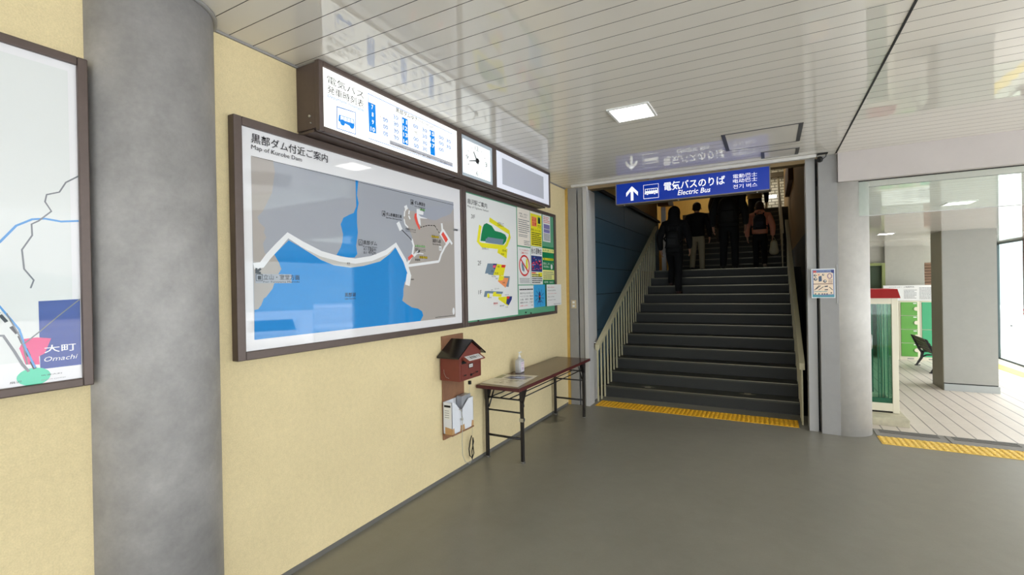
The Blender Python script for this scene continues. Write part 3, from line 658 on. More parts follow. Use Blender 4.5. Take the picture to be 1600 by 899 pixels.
def paper(name, label, cat, y0, y1, z0, z1, mat, draw, x=0.0225, th=0.0012, group=None):
    t_ = thing(name, label, cat, (x, (y0+y1)/2, z0), group)
    MB().box(x, x+th, y0, y1, z0, z1).build('sheet', PAP[mat], t_)
    p = Print(x+th+0.0002, [(0, 0), (1, 0), (1, 1), (0, 1)], [(y0, z1), (y1, z1), (y1, z0), (y0, z0)])
    if draw: draw(p); p.build('print', PM, t_)
    return t_
def R01(p, a, b, c, d, k): p.rect((a, b), (c, d), I[k])
def T01(p, s, a, b, c, d, k, bold=0.0): p.tbox(s, (a, d), (c, b), I[k], bold)
def floormap(p):
    # read from the photograph through the sheet's own corners
    p.h = homog([(729, 297), (807, 318.5), (809.5, 490), (731.5, 502)], [(3.495, 2.442), (4.445, 2.442), (4.445, 1.295), (3.495, 1.295)])
    p.crop(720, 290, 8.175)
    p.line([(370, 400), (620, 560), (628, 620), (590, 720), (560, 760), (270, 735), (225, 690), (255, 480)], 0.045, I['y'])
    p.poly([(255, 680), (265, 600), (285, 500), (300, 465), (335, 447), (400, 480), (440, 545), (520, 565), (570, 590), (590, 630), (580, 680), (545, 725), (350, 690)], I['gr'])
    p.poly([(345, 628), (550, 655), (535, 728), (318, 700), (322, 648), (343, 646)], I['sl'])
    p.poly([(480, 770), (598, 775), (588, 905), (470, 830)], I['y']); p.tbox('改札', (530, 815), (590, 790), I['k']); p.tbox('売店', (515, 858), (555, 835), I['k'])
    p.tbox('自家用車出入口', (275, 790), (355, 770), I['k']); p.tbox('大型車出入口', (470, 480), (550, 440), I['k'])
    p.tbox('扇沢駅ご案内', (92, 198), (340, 192), I['k'], 0.008); p.tbox('Map of Ogizawa Station', (92, 250), (358, 278), I['k']); p.tbox('3F', (138, 388), (186, 345), I['k'])
    p.crop(720, 390, 7.494)
    p.tbox('2F', (200, 165), (240, 113), I['k']); p.tbox('1F', (207, 515), (243, 465), I['k'])
    p.poly([(315, 142), (425, 142), (395, 285), (325, 275), (320, 262), (283, 265)], I['sl']); p.poly([(380, 142), (425, 148), (400, 215), (378, 190)], I['n']); p.poly([(376, 165), (412, 160), (408, 190), (380, 195)], I['pk'])
    p.poly([(425, 147), (528, 157), (500, 285), (380, 280)], I['y']); p.poly([(480, 155), (528, 157), (515, 190), (475, 185)], I['r']); p.tbox('駅', (430, 190), (458, 170), I['k']); p.tbox('売店', (395, 270), (440, 245), I['k']); p.tbox('切符', (355, 250), (385, 220), I['k'])
    p.poly([(495, 290), (575, 292), (560, 420), (525, 415)], I['sl']); p.poly([(455, 275), (510, 310), (560, 312), (525, 430), (435, 355)], I['or']); p.poly([(450, 285), (510, 290), (495, 340), (440, 345)], I['y']); p.tbox('食堂', (490, 380), (518, 360), I['k'])
    p.tbox('待合室', (360, 305), (410, 290), I['k']); p.tbox('階段', (410, 330), (435, 312), I['k'])
    p.poly([(282, 475), (325, 472), (495, 478), (485, 505), (310, 500), (300, 545), (268, 545)], I['sl']); p.poly([(380, 485), (415, 480), (412, 503), (478, 510), (475, 540), (372, 535)], I['y']); p.poly([(440, 545), (600, 530), (560, 640), (545, 645), (438, 570)], I['y'])
    p.poly([(540, 532), (600, 532), (595, 570), (560, 640), (530, 620)], I['n']); p.poly([(535, 535), (572, 532), (566, 560), (540, 565)], I['r']); p.ell((322, 530), 0.022, 0.022, I['y'])
    for s_, a, c in (('WC', (352, 468), (376, 452)), ('エレベーター', (395, 455), (450, 432)), ('階段', (320, 560), (358, 542)), ('案内所', (455, 660), (508, 635)), ('入口', (520, 670), (550, 650)), ('待合室', (515, 520), (562, 508))): p.tbox(s_, a, c, I['k'])
    p.tbox('現在地', (382, 635), (430, 605), I['r'], 0.006); p.tbox('You are here', (382, 650), (430, 640), I['r'])
t_ = paper('station_floor_map', 'large white three-level station floor map on the green board', 'poster', 3.495, 4.445, 1.295, 2.442, 'w', floormap, th=0.004)
def d1(p):
    T01(p, 'お客様へ、お知らせ', .15, .12, .80, .17, 'k'); T01(p, 'お願い申し上げます', .2, .19, .75, .24, 'k')
    u0, v1 = p.at((.08, .28)); u1, v0 = p.at((.94, .98)); p.lines(u0, v0+(v1-v0)*.45, u1, v1, 7, I['g'], .4, 3); p.lines(u0, v0+(v1-v0)*.30, u0+(u1-u0)*.8, v0+(v1-v0)*.42, 2, I['g'], .4, 4); p.lines(u0+(u1-u0)*.45, v0, u1, v0+(v1-v0)*.2, 3, I['g'], .4, 5)
def d2(p):
    R01(p, .02, .06, .98, .99, 'y'); R01(p, .12, .14, .55, .42, 'or'); T01(p, '登山者', .15, .16, .52, .28, 'r', .02); T01(p, '注意', .15, .29, .52, .41, 'r', .02); R01(p, .66, .12, .88, .31, 'gr'); R01(p, .68, .16, .84, .30, 'k'); T01(p, 'クマ', .62, .34, .9, .46, 'k', .01)
    T01(p, '遭遇しないために', .06, .49, .94, .56, 'k'); u0, v1 = p.at((.08, .58)); u1, v0 = p.at((.94, .97)); p.lines(u0, v0, u1, v1, 7, I['k'], .45, 6)
def d3(p):
    u0, v1 = p.at((.1, .04)); u1, v0 = p.at((.9, .96)); h_ = v1-v0; p.lines(u0, v0+h_*.72, u1, v1, 4, I['r'], .4, 7); R01(p, .12, .34, .9, .50, 'pu'); R01(p, .12, .53, .9, .66, 'pu'); p.lines(u0, v0, u1, v0+h_*.3, 5, I['k'], .4, 8); p.lines(u0, v0+h_*.36, u1, v0+h_*.68, 6, I['g'], .3, 9)
def d4(p):
    T01(p, 'ペットをお連れの方へ', .12, .05, .9, .10, 'r'); T01(p, 'ご遠慮ください', .22, .12, .8, .18, 'r', .01)
    c = p.at((.5, .49))
    p.poly([(.26, .48), (.40, .46), (.50, .60), (.47, .66), (.32, .62)], I['sl']); p.poly([(.62, .40), (.74, .36), (.78, .52), (.70, .62), (.60, .58)], I['y']); p.ell((.69, .37), .022, .028, I['y']); p.ell((.34, .46), .022, .028, I['sl'])
    p.ring(c, .118, .108, .020, I['r'], u=True); p.line([(.22, .33), (.78, .65)], .020, I['r'])
    u0, v1 = p.at((.1, .82)); u1, v0 = p.at((.92, .97)); p.lines(u0, v0, u1, v1, 5, I['g'], .4, 10)
def d5(p):
    T01(p, '秋の運動会', .04, .03, .96, .20, 'k', .01); R01(p, .03, .24, .97, .66, 'n'); rnd = random.Random(4)
    for k in range(26):
        x, y = rnd.uniform(.05, .8), rnd.uniform(.26, .6); R01(p, x, y, x+rnd.uniform(.05, .16), y+rnd.uniform(.02, .05), rnd.choice(['r', 'pk', 'b', 'w', 'r', 'sl', 'k']))
    R01(p, .03, .68, .55, .80, 'lg'); R01(p, .6, .68, .97, .80, 'y'); R01(p, .03, .68, .4, .71, 'r'); u0, v1 = p.at((.05, .72)); u1, v0 = p.at((.95, .98)); p.lines(u0, v0, u1, v1, 5, I['k'], .45, 12)
def d6(p):
    R01(p, 0, .0, 1, .05, 'gr'); R01(p, 0, .05, 1, .15, 'lg'); T01(p, '山を歩こう', .05, .07, .92, .13, 'gr', .01); R01(p, 0, .15, 1, .62, 'gr'); R01(p, .05, .30, .95, .36, 'y'); T01(p, '登山計画書', .1, .305, .9, .355, 'k'); T01(p, '提出しましょう', .05, .42, .95, .48, 'w'); T01(p, '安全登山', .08, .5, .55, .56, 'w'); p.ell((.78, .53), .03, .03, I['w'])
    R01(p, 0, .62, 1, .88, 'lg'); u0, v1 = p.at((.05, .65)); u1, v0 = p.at((.95, .86)); p.lines(u0, v0, u1, v1, 4, I['g'], .4, 13); R01(p, 0, .88, 1, 1, 'gr'); T01(p, '長野県', .1, .92, .45, .97, 'w'); T01(p, '協議会', .55, .92, .9, .97, 'w')
def d7(p):
    u0, v1 = p.at((.06, .12)); u1, v0 = p.at((.96, .22)); p.lines(u0, v0, u1, v1, 1, I['k'], .5, 14)
    for k, s_ in enumerate(('運行中止のお知らせ', 'ヘリコプター輸送', '人員・食料・機材', '運搬のため、ご協力')): T01(p, s_, .08, .29+.13*k, .95, .37+.13*k, 'k')
    T01(p, 'お願いします。', .08, .82, .6, .89, 'r'); T01(p, '駅長', .82, .84, .95, .89, 'k')
def d8(p):
    c = p.at((.5, .55)); 
    for k in range(10):
        a = 2*PI*k/10+.3; p.line([(c[0]+.05*math.cos(a), c[1]+.04*math.sin(a)), (c[0]+.125*math.cos(a+.15), c[1]+.10*math.sin(a+.15))], .007, I['n'], u=True)
    p.ell((.5, .52), .026, .055, I['k']); p.ell((.5, .42), .020, .020, I['n']); R01(p, .44, .5, .58, .56, 'r'); R01(p, .36, .74, .64, .79, 'n')
def d9(p):
    for k, (s_, kk) in enumerate((('Dear customers', 'r'), ('Drones are not allowed', 'k'), ('at this station or nearby', 'r'), ('Thank you for helping', 'k'), ('us keep it safe', 'k'))): T01(p, s_, .06, .10+.15*k, .5+.08*(k % 3), .15+.15*k, kk)
    T01(p, 'Ogizawa Station', .45, .9, .95, .95, 'k')
yy = lambda px, py=400: Wp(px, py, .024)[0]
paper('notice_sheet', 'peach letter notice, top left beside the floor map', 'notice', 4.470, 4.775, 2.040, 2.450, 'pc', d1)
paper('notice_sheet', 'yellow bear warning poster on the green board', 'poster', 4.785, 5.090, 2.055, 2.450, 'pc', d2)
paper('notice_sheet', 'small white notice with grey tables, top right corner of the green board', 'notice', 5.120, 5.340, 2.130, 2.450, 'w', d3)
paper('notice_sheet', 'white sign with red prohibition circle on the green board', 'sign', 4.470, 4.775, 1.615, 2.025, 'w', d4)
paper('notice_sheet', 'navy and red event poster with big black heading', 'poster', 4.785, 5.090, 1.615, 2.050, 'w', d5)
paper('notice_sheet', 'dark green mountain safety poster with lemon bands', 'poster', 5.095, 5.435, 1.615, 2.070, 'w', d6)
paper('notice_sheet', 'white letter of bold black lines, bottom left under the prohibition sign', 'notice', 4.470, 4.835, 1.345, 1.605, 'w', d7, x=0.0245)
paper('notice_sheet', 'sky blue poster with small dark drone figure', 'poster', 4.840, 5.150, 1.350, 1.610, 'b', d8, x=0.0240)
paper('notice_sheet', 'white notice overhanging the right end of the frame', 'notice', 5.152, 5.600, 1.350, 1.612, 'w', d9, x=0.0455)
# ------------------------------------------------------------------ folding table and what is on it
m_wood = M('dark_rosewood_laminate', (74, 42, 36), 0.22, spec=0.5, noise=(12, 0.12, 4))
m_edge = M('maroon_table_edge', (84, 34, 34), 0.4)
TX0, TX1, TY0, TY1, TZ = 0.012, 0.455, 3.630, 5.480, 0.70
t_ = thing('folding_table', 'dark folding table with black steel legs standing along the yellow wall', 'table', (0.23, 4.55, 0))
mb = MB(); mb.box(TX0, TX1, TY0, TY1, TZ-0.030, TZ, 0); mb.build('tabletop', m_wood, t_, bevel=0.003)
mb = MB(); mb.box(TX1, TX1+0.006, TY0, TY1, TZ-0.031, TZ-0.001); mb.box(TX0, TX1+0.006, TY0-0.006, TY0, TZ-0.031, TZ-0.001); mb.box(TX0, TX1+0.006, TY1, TY1+0.006, TZ-0.031, TZ-0.001); mb.build('edge_band', m_edge, t_, bevel=0.002)
for y in (3.755, 5.355):
    for x in (0.045, 0.415):
        mb = MB(); mb.box(x-0.014, x+0.014, y-0.014, y+0.014, 0.012, TZ-0.045)
        leg = mb.build('leg', m_darksteel, t_, bevel=0.003)
        MB().box(x-0.017, x+0.017, y-0.017, y+0.017, 0, 0.014).build('foot_cap', m_steel, leg, bevel=0.003)
        s = 1 if y < 4.5 else -1
        mb = MB(); mb.prism([(x-0.016, y-0.02, TZ-0.031), (x-0.016, y+0.02+s*0.06, TZ-0.031), (x-0.016, y+0.012, TZ-0.16), (x-0.016, y-0.012, TZ-0.16)] if s > 0 else [(x-0.016, y+0.02, TZ-0.031), (x-0.016, y-0.08, TZ-0.031), (x-0.016, y-0.012, TZ-0.16), (x-0.016, y+0.012, TZ-0.16)], (0.032, 0, 0)); mb.build('bracket', m_darksteel, t_)
    mb = MB(); mb.tube([(0.045, y, 0.215), (0.415, y, 0.215)], 0.011, 8); mb.build('stretcher', m_darksteel, t_)
    mb = MB(); mb.tube([(0.045, y, 0.45), (0.415, y, 0.45)], 0.008, 8); mb.build('cross_bar', m_darksteel, t_)
    s = 1 if y < 4.5 else -1
    for x in (0.06, 0.40): MB().tube([(x, y+0.01*s, 0.47), (x, y+0.14*s, TZ-0.035)], 0.007, 8).build('brace', m_darksteel, t_)
mb = MB()
for x in (0.09, 0.19, 0.29, 0.38): mb.tube([(x, 3.76, 0.57), (x, 5.35, 0.57)], 0.006, 8)
for y in (3.76, 5.35): mb.tube([(0.05, y, 0.565), (0.41, y, 0.565)], 0.008, 8)
mb.build('wire_shelf', m_darksteel, t_)
MB().box(0.396, 0.434, 3.736, 3.775, 0.375, 0.405).build('leg_tape', m_steel, t_)
mb = MB(); mb.tube([(0.425, 3.74, 0.50), (0.445, 3.735, 0.52), (0.440, 3.735, 0.56), (0.425, 3.74, 0.56)], 0.006, 8); mb.box(0.405, 0.435, 3.733, 3.742, 0.44, 0.55); mb.build('fold_catch', m_darksteel, t_)

# laminated map sheet on the table
m_lam = M('laminated_sheet', (214, 210, 198), 0.10, spec=0.6)
t_ = thing('laminated_map_sheet', 'laminated walking map lying on the near end of the table', 'sheet', (0.25, 3.93, TZ))
SH = [(Fp(*q, TZ)) for q in ((752, 599), (809, 605.5), (841, 587.5), (783, 585.5))]
mb = MB(); mb.prism([(x, y, TZ+0.0008) for x, y in SH], (0, 0, 0.0012)); mb.build('sheet', m_lam, t_)
hs = homog([(0, 0), (1, 0), (1, 1), (0, 1)], SH); mb = MB(); rnd = random.Random(2)
def onsheet(pts, mi, k): mb.face([(*hs(*q), TZ+0.0022+0.00003*k) for q in pts], mi)
onsheet([(.05, .05), (.95, .05), (.95, .95), (.05, .95)], 3, 0)
onsheet([(.30, .62), (.55, .55), (.90, .60), (.95, .85), (.60, .92), (.40, .82)], 0, 1); onsheet([(.45, .70), (.70, .66), (.85, .78), (.6, .84)], 4, 2)
onsheet([(.05, .55), (.25, .60), (.22, .95), (.05, .95)], 1, 1)
for k in range(16):
    u, v = rnd.uniform(.08, .75), rnd.uniform(.08, .5); onsheet([(u, v), (u+rnd.uniform(.05, .2), v+.01), (u+rnd.uniform(.05, .2), v+.035), (u, v+.025)], rnd.choice([2, 2, 1, 3]), 3+k)
mb.build('print', [M('print_dull_blue', (82, 96, 150), 0.15), M('print_dull_green', (120, 128, 96), 0.15), M('print_grey_brown', (128, 118, 100), 0.15), M('print_cream', (216, 211, 198), 0.15), M('print_pale_blue', (150, 160, 186), 0.15)], t_)

# hand sanitiser bottle
bx, by = 0.095, 4.33
t_ = thing('sanitizer_bottle', 'translucent pump bottle of hand sanitiser standing on the dark table', 'bottle', (bx, by, TZ))
mb = MB(); prof = []
for z, s in ((0, .92), (.006, 1), (.118, 1), (.132, .88), (.140, .5), (.146, .34), (.156, .34)): prof.append((z, s))
rings = []
for z, s in prof:
    ring = []
    for k in range(24):
        a = 2*PI*k/24; ca, sa = math.cos(a), math.sin(a); e = 0.45
        ring.append(mb.bm.verts.new((bx+0.034*s*math.copysign(abs(ca)**e, ca), by+0.052*s*math.copysign(abs(sa)**e, sa), TZ+0.001+z)))
    rings.append(ring)
for a, c in zip(rings, rings[1:]):
    for k in range(24): f = mb.bm.faces.new([a[k], a[(k+1) % 24], c[(k+1) % 24], c[k]]); f.smooth = True
mb.bm.faces.new(rings[0][::-1]); mb.bm.faces.new(rings[-1])
mb.build('body', M('milky_plastic', (206, 206, 208), 0.25, trans=0.25, spec=0.4), t_)
mb = MB(); mb.lathe([(0.014, 0), (0.014, 0.018), (0.009, 0.020), (0.006, 0.022), (0.006, 0.044), (0.012, 0.046), (0.012, 0.056)], (bx, by, TZ+0.156), 16)
mb.tube([(bx, by, TZ+0.206), (bx, by+0.03, TZ+0.212), (bx, by+0.052, TZ+0.200)], [0.006, 0.005, 0.004], 10); mb.build('pump', M('white_plastic', (236, 236, 236), 0.35), t_)
mb = MB(); mb.box(bx+0.0345, bx+0.0352, by-0.036, by+0.036, TZ+0.012, TZ+0.112, 0); P = lambda u, v: (bx+0.0356, u, v)
mb.text('手指消毒', P, by-0.030, TZ+0.09, by+0.030, TZ+0.106, 1); mb.text('アルコール', P, by-0.030, TZ+0.07, by+0.026, TZ+0.082, 2); mb.text('70%', P, by-0.02, TZ+0.03, by+0.02, TZ+0.055, 1); mb.build('label', [M('label_white', (235, 228, 236), 0.4), M('label_violet', (150, 60, 140), 0.4), M('label_pink', (220, 90, 140), 0.4)], t_)

# ------------------------------------------------------------------ backing board, letter box, file boxes, cables
m_ply = M('brown_plywood', (140, 98, 70), 0.55, noise=[(3, 0.15, 5), (25, 0.08, 4)])
o = MB().box(0.0, 0.012, 3.125, 3.432, 0.335, 1.195).build('backing_board', m_ply, None, bevel=0.002); rebase(o, (0, 3.28, 0.335)); tag(o, 'brown wooden backing board fixed to the yellow wall behind the letter box', 'board')
m_mail, m_roof = M('brick_red_enamel', (116, 50, 39), 0.5, noise=(20, 0.05, 3)), M('black_roof_enamel', (24, 22, 24), 0.25)
t_ = thing('letter_box', 'brick-red house-shaped letter box with black roof on the wall', 'letter box', (0.012, 3.26, 0.84))
Y0, Y1, Z0, ZE, ZR, D0, D1 = 3.095, 3.412, 0.838, 1.052, 1.150, 0.0125, 0.205
ym = (Y0+Y1)/2
mb = MB(); mb.prism([(D0, Y0, Z0), (D0, Y1, Z0), (D0, Y1, ZE), (D0, ym, ZR), (D0, Y0, ZE)], (D1-D0, 0, 0)); mb.build('body', m_mail, t_, bevel=0.003)
mb = MB(); ov = 0.045; sl = (ZR-ZE)/(ym-Y0)
for s in (-1, 1):
    ye = ym+s*(ym-Y0+ov); ze = ZE-sl*ov; mb.prism([(D0, ym, ZR+0.002), (D0, ye, ze+0.002), (D0, ye, ze+0.014), (D0, ym, ZR+0.016)], (D1-D0+0.022, 0, 0))
mb.build('roof', m_roof, t_)
mb = MB(); mb.prism([(D1, Y0+0.03, 1.030), (D1+0.052, Y0+0.03, 1.000), (D1+0.052, Y0+0.03, 0.990), (D1, Y0+0.03, 1.018)], (0, Y1-Y0-0.045, 0)); fl = mb.build('slot_flap', M('flap_red', (128, 60, 46), 0.45), t_)
mb = MB(); mb.prism([(D1+0.002, Y0+0.065, 1.0315), (D1+0.054, Y0+0.065, 1.0015), (D1+0.055, Y0+0.065, 1.003), (D1+0.003, Y0+0.065, 1.033)], (0, Y1-Y0-0.11, 0), 0)
P = lambda u, v: (D1+0.0545-0.0515*v+0.0005, u, 1.0035+0.0297*v+0.0008); mb.text('ご意見箱です', P, Y0+0.08, 0.25, Y1-0.06, 0.8, 1); mb.build('paper_label', [PAP['w'], m_black], t_)
mb = MB(); mb.box(D1-0.002, D1+0.001, Y0+0.03, Y1-0.02, 0.975, 1.0); mb.build('slot', m_dark, t_)
mb = MB(); frame_yz(mb, D1, D1+0.003, Y0+0.018, Y1-0.006, Z0+0.012, 0.972, 0.004); mb.build('door', m_mail, t_)
mb = MB(); mb.box(D1, D1+0.003, ym-0.032, ym+0.032, 0.930, 0.966, 0); mb.box(D1+0.003, D1+0.004, ym-0.026, ym+0.026, 0.935, 0.961, 1); P = lambda u, v: (D1+0.0045, u, v); mb.text('投函', P, ym-0.018, 0.941, ym+0.018, 0.955, 2); mb.build('name_plate', [m_dark, PAP['w'], m_black], t_)
for s in (-1, 1):
    mb = MB(); mb.box(D1, D1+0.004, ym+s*0.088-0.026, ym+s*0.088+0.026, 0.872, 0.890, 0); mb.box(D1+0.004, D1+0.0045, ym+s*0.088-0.018, ym+s*0.088+0.018, 0.876, 0.886, 1); mb.build('sight_window', [m_mail, m_dark], t_)
mb = MB(); mb.tube([(D1, ym, 0.872), (D1+0.008, ym, 0.872)], 0.010, 14); mb.tube([(D1+0.006, ym, 0.874), (D1+0.010, ym+0.04, 0.879)], 0.003, 6); mb.build('lock', m_dark, t_)
mb = MB(); mb.tube([(0.05, 3.093, 0.93), (0.055, 3.088, 0.90), (0.075, 3.088, 0.868), (0.10, 3.093, 0.86)], 0.0018, 6); mb.build('wire', M('grey_wire', (150, 140, 130), 0.5), t_)

m_file = M('white_file_board', (224, 226, 232), 0.5)
m_kraft = M('kraft_corner', (190, 148, 100), 0.7)
def file_box(label, y0, y1, hi_left, z0=0.392):
    t_ = thing('file_box', label, 'file box', (0.06, (y0+y1)/2, z0)); d0, d1 = 0.0135, 0.105; zh, zl = z0+0.262, z0+0.150
    a, c = (zh, zl) if hi_left else (zl+0.03, zh-0.01)
    t = 0.004; mb = MB()
    mb.box(d0, d1, y0, y1, z0, z0+t, 0)
    mb.box(d0, d0+t, y0, y1, z0, zh, 0)
    mb.prism([(d1-t, y0, z0), (d1-t, y1, z0), (d1-t, y1, c), (d1-t, y0+(y1-y0)*(0.25 if hi_left else 0.6), a if hi_left else c), (d1-t, y0, a)], (t, 0, 0), 0)
    mb.box(d0, d1, y0, y0+t, z0, a if hi_left else a, 0); mb.box(d0, d1, y1-t, y1, z0, c, 0)
    mb.build('body', m_file, t_)
    for s, yy_ in ((1, y0), (-1, y1)): mb = MB(); mb.face([(d1+0.0006, yy_, z0), (d1+0.0006, yy_+s*0.035, z0), (d1+0.0006, yy_+s*0.025, z0+0.052), (d1+0.0006, yy_, z0+0.045)]); mb.build('corner_piece', m_kraft, t_)
    mb = MB(); mb.face([(d0+0.02, y0-0.0006, z0), (d1, y0-0.0006, z0), (d1, y0-0.0006, z0+0.05), (d0+0.02, y0-0.0006, z0+0.06)]); mb.build('corner_piece', m_kraft, t_)
    return t_, d0, d1, zh
t_, d0, d1, zh = file_box('white magazine file box nearest the camera, below the letter box', 3.118, 3.262, True)
mb = MB(); mb.box(d0+0.012, d1-0.012, 3.1168, 3.118, 0.52, 0.635, 0); mb.box(d0+0.014, d1-0.014, 3.1160, 3.1168, 0.615, 0.632, 1)
for k in range(4): mb.box(d0+0.02, d1-0.03, 3.1160, 3.1168, 0.53+0.018*k, 0.534+0.018*k, 2)
mb.build('spine_label', [PAP['w'], m_dark, PAP['g']], t_)
file_box('white magazine file box farther from the camera, cable hanging before it', 3.264, 3.430, False)
o = MB().box(0.03, 0.085, 3.29, 3.42, 0.398, 0.672, 0).build('document_folder', M('silver_folder', (170, 172, 178), 0.3, 0.3), None, bevel=0.002); rebase(o, (0.05, 3.35, 0.398)); tag(o, 'silver grey folder sticking up from the farther file box', 'folder')
o = MB().box(0.0125, 0.11, 3.116, 3.432, 0.380, 0.391).build('ledge', m_ply, None, bevel=0.002); rebase(o, (0.06, 3.27, 0.38)); tag(o, 'narrow wooden ledge carrying the white file boxes', 'ledge')
# wall plug socket and cables
q = Wp(734, 598, 0.012)
o = MB().box(0.0, 0.024, q[0]-0.012, q[0]+0.012, q[1]-0.016, q[1]+0.016).build('cable_plug', m_dark, None, bevel=0.004); rebase(o, (0, q[0], q[1]-0.024)); tag(o, 'small black plug on the wall right under the letter box', 'plug')
def wirepts(l, X): return [(X+dx, *Wp(px, py, X)) for px, py, dx in l]
mb = MB(); mb.tube(wirepts([(734, 601, 0), (733, 612, .0), (735, 630, .01), (737, 655, .01), (738, 680, .0)], 0.03), 0.0015, 6); o = mb.build('thin_wire', M('pale_wire', (180, 176, 166), 0.5)); q = Wp(738, 680, .03); rebase(o, (0.03, *q)); tag(o, 'thin pale wire dropping from the small black plug', 'wire')
mb = MB(); mb.tube(wirepts([(717, 640, 0), (720, 642, .005), (721, 660, .01), (722, 690, .0), (723, 712, 0), (727, 722, 0), (734, 724, 0), (738, 718, 0)], 0.112), 0.0028, 8); q = wirepts([(720.5, 655, .01)], .112)[0]
mb.lathe([(0.004, -0.012), (0.009, -0.008), (0.009, 0.008), (0.004, 0.012)], q, 10); o = mb.build('white_cable', M('off_white_cable', (176, 172, 160), 0.5)); rebase(o, (0.11, 3.3, 0.12)); tag(o, 'pale cable looping from the file boxes down to the floor', 'cable')
mb = MB(); pts = [(737, 681, 0), (734, 690, .004), (732, 702, .006), (734, 712, .0), (738, 716, 0), (739, 708, .01), (737, 695, .012), (738, 684, .006), (740, 690, 0), (738, 705, -.004), (738, 719, 0)]
mb.tube(wirepts(pts, 0.035), 0.005, 8); o = mb.build('coiled_cable', m_dark); rebase(o, (0.035, 3.5, 0.1)); tag(o, 'black coiled cable bundle hanging on the wall beside the table', 'cable')

# outlet on the left jamb
sx0, sz0 = Yp(893, 482, 5.908); sx1, sz1 = Yp(900.5, 469, 5.908)
t_ = thing('light_switch', 'beige two-gang wall switch on the grey left jamb', 'switch', ((sx0+sx1)/2, 5.91, sz0))
MB().box(sx0, sx1, 5.900, 5.9095, sz0, sz1).build('plate', M('beige_plate', (196, 180, 150), 0.4), t_, bevel=0.002)
for k in (0, 1): zc = sz0+(sz1-sz0)*(0.28+0.44*k); MB().box(sx0+0.02, sx1-0.02, 5.896, 5.9, zc-0.014, zc+0.014).build('rocker', m_white, t_)

# ------------------------------------------------------------------ hanging bus sign
m_sblue = M('lit_sign_blue', (0, 44, 150), 0.25, spec=0.3, emit=0.35); m_swhite = M('lit_sign_white', (240, 242, 244), 0.2, emit=0.55)
t_ = thing('hanging_bus_sign', 'lit blue sign for the electric bus hanging before the stairs', 'sign', (1.57, 5.85, 2.58))
HX0, HX1, HZ0, HZ1, HY = 0.727, 2.420, 2.582, 2.850, 5.775
mb = MB(); mb.box(HX0, HX1, HY+0.004, HY+0.13, HZ0, HZ1); mb.box(HX0, HX0+0.012, HY-0.004, HY+0.004, HZ0, HZ1); mb.box(HX1-0.012, HX1, HY-0.004, HY+0.004, HZ0, HZ1); mb.box(HX0, HX1, HY-0.004, HY+0.004, HZ0, HZ0+0.012); mb.box(HX0, HX1, HY-0.004, HY+0.004, HZ1-0.012, HZ1)
mb.build('casing', M('grey_brown_sign_case', (120, 112, 104), 0.4, 0.3), t_)
MB().box(HX0+0.012, HX1-0.012, HY, HY+0.004, HZ0+0.012, HZ1-0.012).build('lit_panel', m_sblue, t_)
for x in (1.15, 2.0): MB().box(x-0.02, x+0.02, HY+0.05, HY+0.08, HZ1, CZ).build('hanger', m_greymetal, t_)
for x in (0.83, 1.47, 2.29): MB().lathe([(0.008, 0), (0.008, 0.012)], (x, HY+0.02, HZ0-0.012), 8).build('knob', m_steel, t_)
hp = homog([(245, 232), (1085, 122), (1085, 250), (247, 335)], [(HX0+.012, HZ1-.012), (HX1-.012, HZ1-.012), (HX1-.012, HZ0+.012), (HX0+.012, HZ0+.012)])
class SP(Print):
    def __init__(s): s.X = 0; s.mb = MB(); s.k = 0; s.org = (0, 0); s.s = 1; s.h = hp
    def P(s): s.k += 1; y = HY-0.0006-0.00005*s.k; return lambda u, v: (u, y, v)
p = SP()
# arrow
ax, az = p.at((326, 277)); L_ = 0.088
P = p.P()
for poly in ([(-0.016, -L_), (0.016, -L_), (0.016, L_*0.7), (-0.016, L_*0.7)], [(0, L_), (0.072, 0.012), (0.072, -0.036), (0, L_*0.52)], [(0, L_), (0, L_*0.52), (-0.072, -0.036), (-0.072, 0.012)]): p.mb.face([P(ax+a, az+c) for a, c in poly], 0)
bx0, bz0 = p.at((387, 306)); bx1, bz1 = p.at((465, 224))
p.line([(bx0, bz0), (bx1, bz0), (bx1, bz1), (bx0, bz1)], 0.006, 0, closed=True, u=True)
bw = bx1-bx0; bm_ = (bz0+bz1)/2
P = p.P(); p.mb.face([P(bx0+bw*a, bm_+c) for a, c in ((.07, -.030), (.10, .004), (.10, .034), (.93, .034), (.95, .030), (.95, -.030))], 0)
P = p.P(); p.mb.face([P(bx0+bw*a, bm_+c) for a, c in ((.13, .006), (.13, .028), (.90, .028), (.90, .006))], 1)
for k in range(1, 6): a = .13+.77*k/6; P = p.P(); p.mb.face([P(bx0+bw*(a-.012), bm_+.004), P(bx0+bw*(a-.012), bm_+.03), P(bx0+bw*(a+.012), bm_+.03), P(bx0+bw*(a+.012), bm_+.004)], 0)
for a in (.26, .74): p.ell((bx0+bw*a, bm_-.030), 0.015, 0.015, 1, u=True); p.ell((bx0+bw*a, bm_-.030), 0.010, 0.010, 0, u=True)
a, c = p.at((494, 262)), p.at((830, 182)); p.mb.text('電気バスのりば', p.P(), a[0], a[1]-0.006, c[0], a[1]+0.098, 0, 0.014)
a, c = p.at((567, 285)), p.at((748, 240)); p.mb.text('Electric Bus', p.P(), a[0], a[1]-0.004, c[0], a[1]+0.054, 0, 0.008, 0.25)
for k, (s_, y0) in enumerate((('電動巴士', 192), ('电动巴士', 218), ('전기 버스', 249))):
    a, c = p.at((875, y0)), p.at((1014, y0-20)); p.mb.text(s_, p.P(), a[0], a[1]-0.004, c[0], a[1]+0.041, 0, 0.0)
p.build('lettering', [m_swhite, m_sblue], t_)

